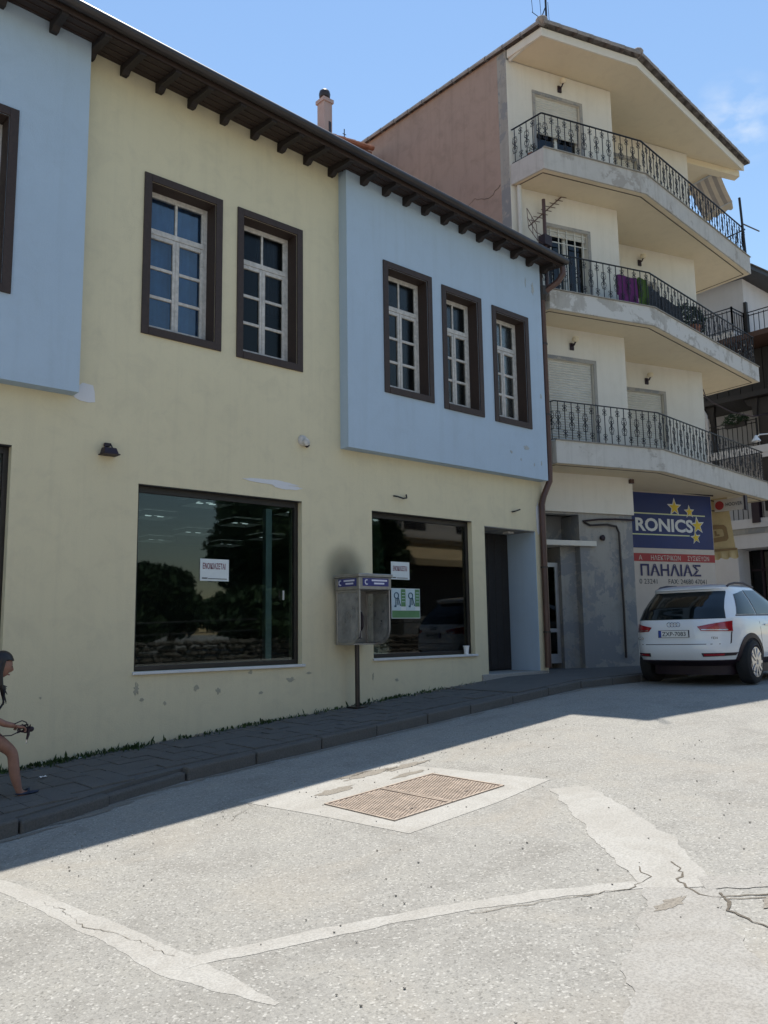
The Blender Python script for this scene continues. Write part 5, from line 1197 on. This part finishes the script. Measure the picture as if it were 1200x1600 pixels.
# head with face
def headfn(p):
    x, yy, z = p
    if z < 0: f_ = 1+.18*z/.11; x = x*(.92 if x > 0 else 1+.35*z/.11); yy *= f_
    if x > .05 and abs(yy) < .02 and -.045 < z < .02: x += .030*(1-abs(yy)/.02)*(1-abs(z+.018)/.036 if abs(z+.018) < .036 else 0)
    if x > .05 and -.075 < z < -.055 and abs(yy) < .03: x += .006
    return Vector((x, yy, z))
hc = Vector((2.425, y, 1.335)); tilt = Matrix.Rotation(R(14), 3, 'Y')
MB().sphere((0,0,0), .086, .072, .108, 24, 18, headfn)
hm = MB().sphere((0,0,0), .086, .072, .108, 28, 20, headfn); hm.v = [tuple(hc+tilt@Vector(v)) for v in hm.v]; head = hm.build('head', M_SKIN, GL, smooth=True)
for s in (1, -1):
    MB().sphere(hc+tilt@Vector((.072, s*.03, .008)), .010, .013, .007, 8, 6).build('eye', M_EYE, head)
    MB().sphere(hc+tilt@Vector((-.005, s*.071, -.008)), .016, .008, .024, 8, 6).build('ear', M_SKIN, head)
MB().sphere(hc+tilt@Vector((.079, 0, -.062)), .008, .02, .006, 8, 6).build('mouth', M_PINK, head)
hr = MB()
def hairfn(p): 
    if p.x > .02 and p.z < .035: p = Vector((p.x*.6, p.y*.98, p.z))
    return p
hr.sphere((0,0,0), .102, .086, .118, 24, 16, lambda p: Vector((p.x*(1.0 if p.z > .03 or p.x < 0 else .25), p.y, max(p.z, -.05 if p.x < .02 else .03+.35*max(0,p.x-.05)))))
hr.v = [tuple(hc+tilt@(Vector(v)+Vector((-.008,0,.014)))) for v in hr.v]
rnd = random.Random(2)
for k in range(70):
    a = rnd.uniform(-1, 1); s0 = hc+Vector((-.05-.03*rnd.random(), a*.075, .04)); ln = rnd.uniform(.2, .38)
    if abs(a) > .6: s0.x += .05
    hr.tube([s0, s0+Vector((-.03,a*.02,-.10)), s0+Vector((-.02,a*.03,-.2)), s0+Vector((.0+.03*abs(a),a*.02,-ln))], [.012,.013+.004*rnd.random(),.010,.003], 5)
hr.build('hair', M_HAIR, GL, smooth=True)
# clothes follow the torso
skin_obj('top', [V[0],V[1],V[2],(2.345,y,1.15)], [(0,1),(1,2),(2,3)], [(.11,.09),(.106,.086),(.116,.086),(.085,.06)], M_PINK, GL)
skin_obj('shorts', [(2.262,y,.88),(2.262,y,.84),(2.275,y-.075,.79),(2.36,y-.08,.735),(2.25,y+.075,.79),(2.225,y+.08,.70)], [(0,1),(1,2),(2,3),(1,4),(4,5)], [(.112,.09),(.11,.09),.088,.078,.088,.078], M_SHORT, GL, root=1)
st = MB().tube([(2.36,y-.08,1.19),(2.425,y-.10,1.12),(2.415,y-.11,1.02),(2.36,y-.12,.94)], .010, 6).tube([(2.36,y+.06,1.19),(2.42,y+.05,1.10),(2.40,y+.05,1.0)], .010, 6)
st.build('bag_strap', M_BLKCL, GL)
def foot(x, yy, z, rz): 
    m = MB().sphere((x,yy,z), .105, .042, .014, 14, 8); m.v = [(v[0], v[1], v[2]+max(0, v[0]-x)*SL*1.0) for v in m.v]; return m.build('sandal', M_SANDAL, GL, smooth=True)
foot(2.655, y-.09, pz(2.65)+.012, 0); foot(1.99, y+.08, pz(1.99)+.02, 0)
MB().tube([(2.64,y-.13,.245),(2.66,y-.12,.272),(2.67,y-.09,.28),(2.66,y-.06,.272),(2.64,y-.05,.245)], .009, 6).build('sandal_strap', M_SANDAL, GL)
# hand: palm, four curled fingers, thumb - near hand
def hand(c, sgn):
    c = Vector(c); vs = [c+Vector((-.045,0,.008)), c+Vector((-.01,0,.0)), c+Vector((.022,0,-.006))]; ed = [(0,1),(1,2)]; ra = [(.02,.018),(.024,.016),(.024,.014)]
    for k in range(4):
        b = c+Vector((.026,(k-1.5)*.013*1.0,-.004)); L = (.024,.028,.027,.021)[k]; n = len(vs)
        vs += [b, b+Vector((L*.8,0,-.012)), b+Vector((L*.9,0,-.034)), b+Vector((L*.35,0,-.044))]; ed += [(2,n),(n,n+1),(n+1,n+2),(n+2,n+3)]; ra += [.0078,.0074,.007,.006]
    n = len(vs); t = c+Vector((-.008,sgn*.024,.0)); vs += [t, t+Vector((.022,sgn*.012,-.014)), t+Vector((.042,sgn*.004,-.022))]; ed += [(1,n),(n,n+1),(n+1,n+2)]; ra += [.010,.009,.0075]
    return skin_obj('hand', vs, ed, ra, M_SKIN, GL, root=1, sub=1)
hand((2.555,y-.128,.815), 1); hand((2.535,y+.05,.82), -1)
hg = thing('headphones', (2.62, y-.1, .79), 'dark tangled headset with its cord held in the hand of the girl', 'headphones')
rnd = random.Random(11)
P = []
for k in range(34): P.append((2.60+.045*math.cos(k*.9)+rnd.gauss(0,.008), y-.10+.03*math.sin(k*.7), .795+.03*math.sin(k*1.1)+rnd.gauss(0,.006)))
MB().tube(P, .0055, 5).build('cord', M_CLAD, hg)
MB().sphere((2.655,y-.11,.785), .03, .022, .024, 10, 8).build('ear_pad', M_CLAD, hg); MB().sphere((2.63,y-.06,.77), .028, .022, .022, 10, 8).build('ear_pad', M_CLAD, hg)
MB().tube([(2.635,y-.12,.79),(2.632,y-.12,.74),(2.622,y-.12,.70)], [.012,.013,.009], 7).build('plug_grip', M_CLAD, hg); MB().tube([(2.622,y-.12,.70),(2.618,y-.12,.668)], .006, 6).build('plug_tip', M_CHROME, hg)
MB().tube([(2.56,y-.15,.80),(2.52,y-.17,.77),(2.47,y-.18,.752),(2.4,y-.18,.755),(2.34,y-.16,.79),(2.32,y-.15,.85)], .005, 5).tube([(2.5,y-.16,.845),(2.56,y-.165,.868),(2.60,y-.15,.85),(2.62,y-.13,.82)], .005, 5).build('loop', M_CLAD, hg)
# ------------------------------------------------------------------ OTHER SIDE OF THE STREET (mirrored in the shop glass, except the unseen left house)
SW = thing('stone_wall', (14,-14,gz(14)), 'low field stone wall with a rail across the street, behind the photographer', 'wall')
rnd = random.Random(5); sm = MB()
for i in range(150):
    for j in range(4):
        x = 3+i*.15+rnd.uniform(-.05,.05)+(.07 if j%2 else 0); z = gz(x)+.08+.16*j+rnd.uniform(-.03,.03); q = rnd.uniform(.08,.15)
        sm.sphere((x, -14+rnd.uniform(-.05,.05), z), q, .16, q*rnd.uniform(.55,.8), 7, 4)
tag(sm.build('stone', M_STONE, SW), kind='stuff')
MB().tube([(3,-14,gz(3)+1.5),(25,-14,gz(25)+1.5)], .025, 6).tube([(3,-14,gz(3)+1.15),(25,-14,gz(25)+1.15)], .02, 6).build('rail', M_BLKMET, SW)
def tree(x, y, h, r, seed, label, n=3500):
    t = thing('tree', (x, y, gz(x)), label, 'tree', 'trees across the street'); z0 = gz(x); rnd = random.Random(seed)
    b = MB().tube([(x,y,z0-.1),(x+.05,y,z0+h*.3),(x,y+.1,z0+h*.6)], [.2,.15,.08], 8)
    for k in range(5): a = rnd.uniform(0,6.3); b.tube([(x,y,z0+h*.35),(x+math.cos(a)*r*.4,y+math.sin(a)*r*.4,z0+h*.55),(x+math.cos(a)*r*.7,y+math.sin(a)*r*.7,z0+h*.75)], [.08,.05,.02], 5)
    b.build('trunk', M_BARK, t); m = MB()
    for k in range(9):
        a = rnd.uniform(0, 6.3); q = rnd.uniform(0, .65)*r; leafmass(m, (x+math.cos(a)*q, y+math.sin(a)*q, z0+h*rnd.uniform(.35,.85)), r*.5, r*.5, h*.2, n//9, .19, seed*10+k)
    m.build('crown', M_LEAF, t)
tree(12.3,-18,3.0,1.6,1,'small leafy tree across the street left of the tall one'); tree(14.6,-19,3.2,1.6,2,'bushy tree across the street next to the tall one')
tree(19.3,-18.5,9,3.0,3,'tall dark tree across the street facing the big shop window', 16000); tree(22.3,-18,9.5,3.2,4,'tall broad tree across the street beside the house with the yellow awning', 14000)
tree(22.8,-23,9,4.0,6,'wide tall tree standing farther back across the street behind the other trees', 14000); tree(15.6,-24,3.9,2.4,7,'low round tree farther back across the street', 7000)
tree(16.0,-16,2.4,2.3,8,'bushy low tree behind the stone wall across the street', 5000); tree(20.3,-16,2.4,2.0,9,'low spreading bush behind the stone wall near the yellow awning', 5000)
OH = thing('opposite_house', (30,-20,gz(30)), 'cream house with a yellow awning across the street, behind the photographer', 'house')
MB().box(26.2, 40, -26, -19, -.5, 12).build('wall', M_WHITEP, OH)
ow = MB()
for x in (27, 30.5, 34): ow.box(x-.7, x+.7, -19.05, -18.99, 6.2, 8.2)
ow.build('window', M_BLACKW, OH); MB().box(26, 33, -19.05, -18.98, 2.2, 4.6).build('shop_front', M_BLACKW, OH)
oa = MB().add([(25.5,-18.98,5.6),(33.5,-18.98,5.6),(33.5,-17.4,4.7),(25.5,-17.4,4.7),(33.5,-17.4,4.4),(25.5,-17.4,4.4)], [(0,1,2,3),(3,2,4,5)]).build('awning', M_CANVAS, OH)
MB().box(25.2, 40, -19.7, -18.4, 5.75, 5.9).build('balcony', M_WHITEP, OH)

OH2 = thing('opposite_house', (-4,-17,gz(-4)), 'unseen cream house added across the street to bounce light and block sky', 'house')  # not mirrored anywhere; added to bounce warm light and cover low sky
MB().box(-30, 8.5, -26, -17, -5, 8.5).build('wall', M_WHITEP, OH2)
ow = MB()
for k in range(9):
    for z in (1.4, 4.6): ow.box(-26+3.7*k, -24.9+3.7*k, -17.03, -16.98, z, z+1.7)
ow.build('window', M_BLACKW, OH2)
MB().box(-30.4, 8.9, -26, -16.5, 8.5, 8.7).build('roof', M_TERRA, OH2)
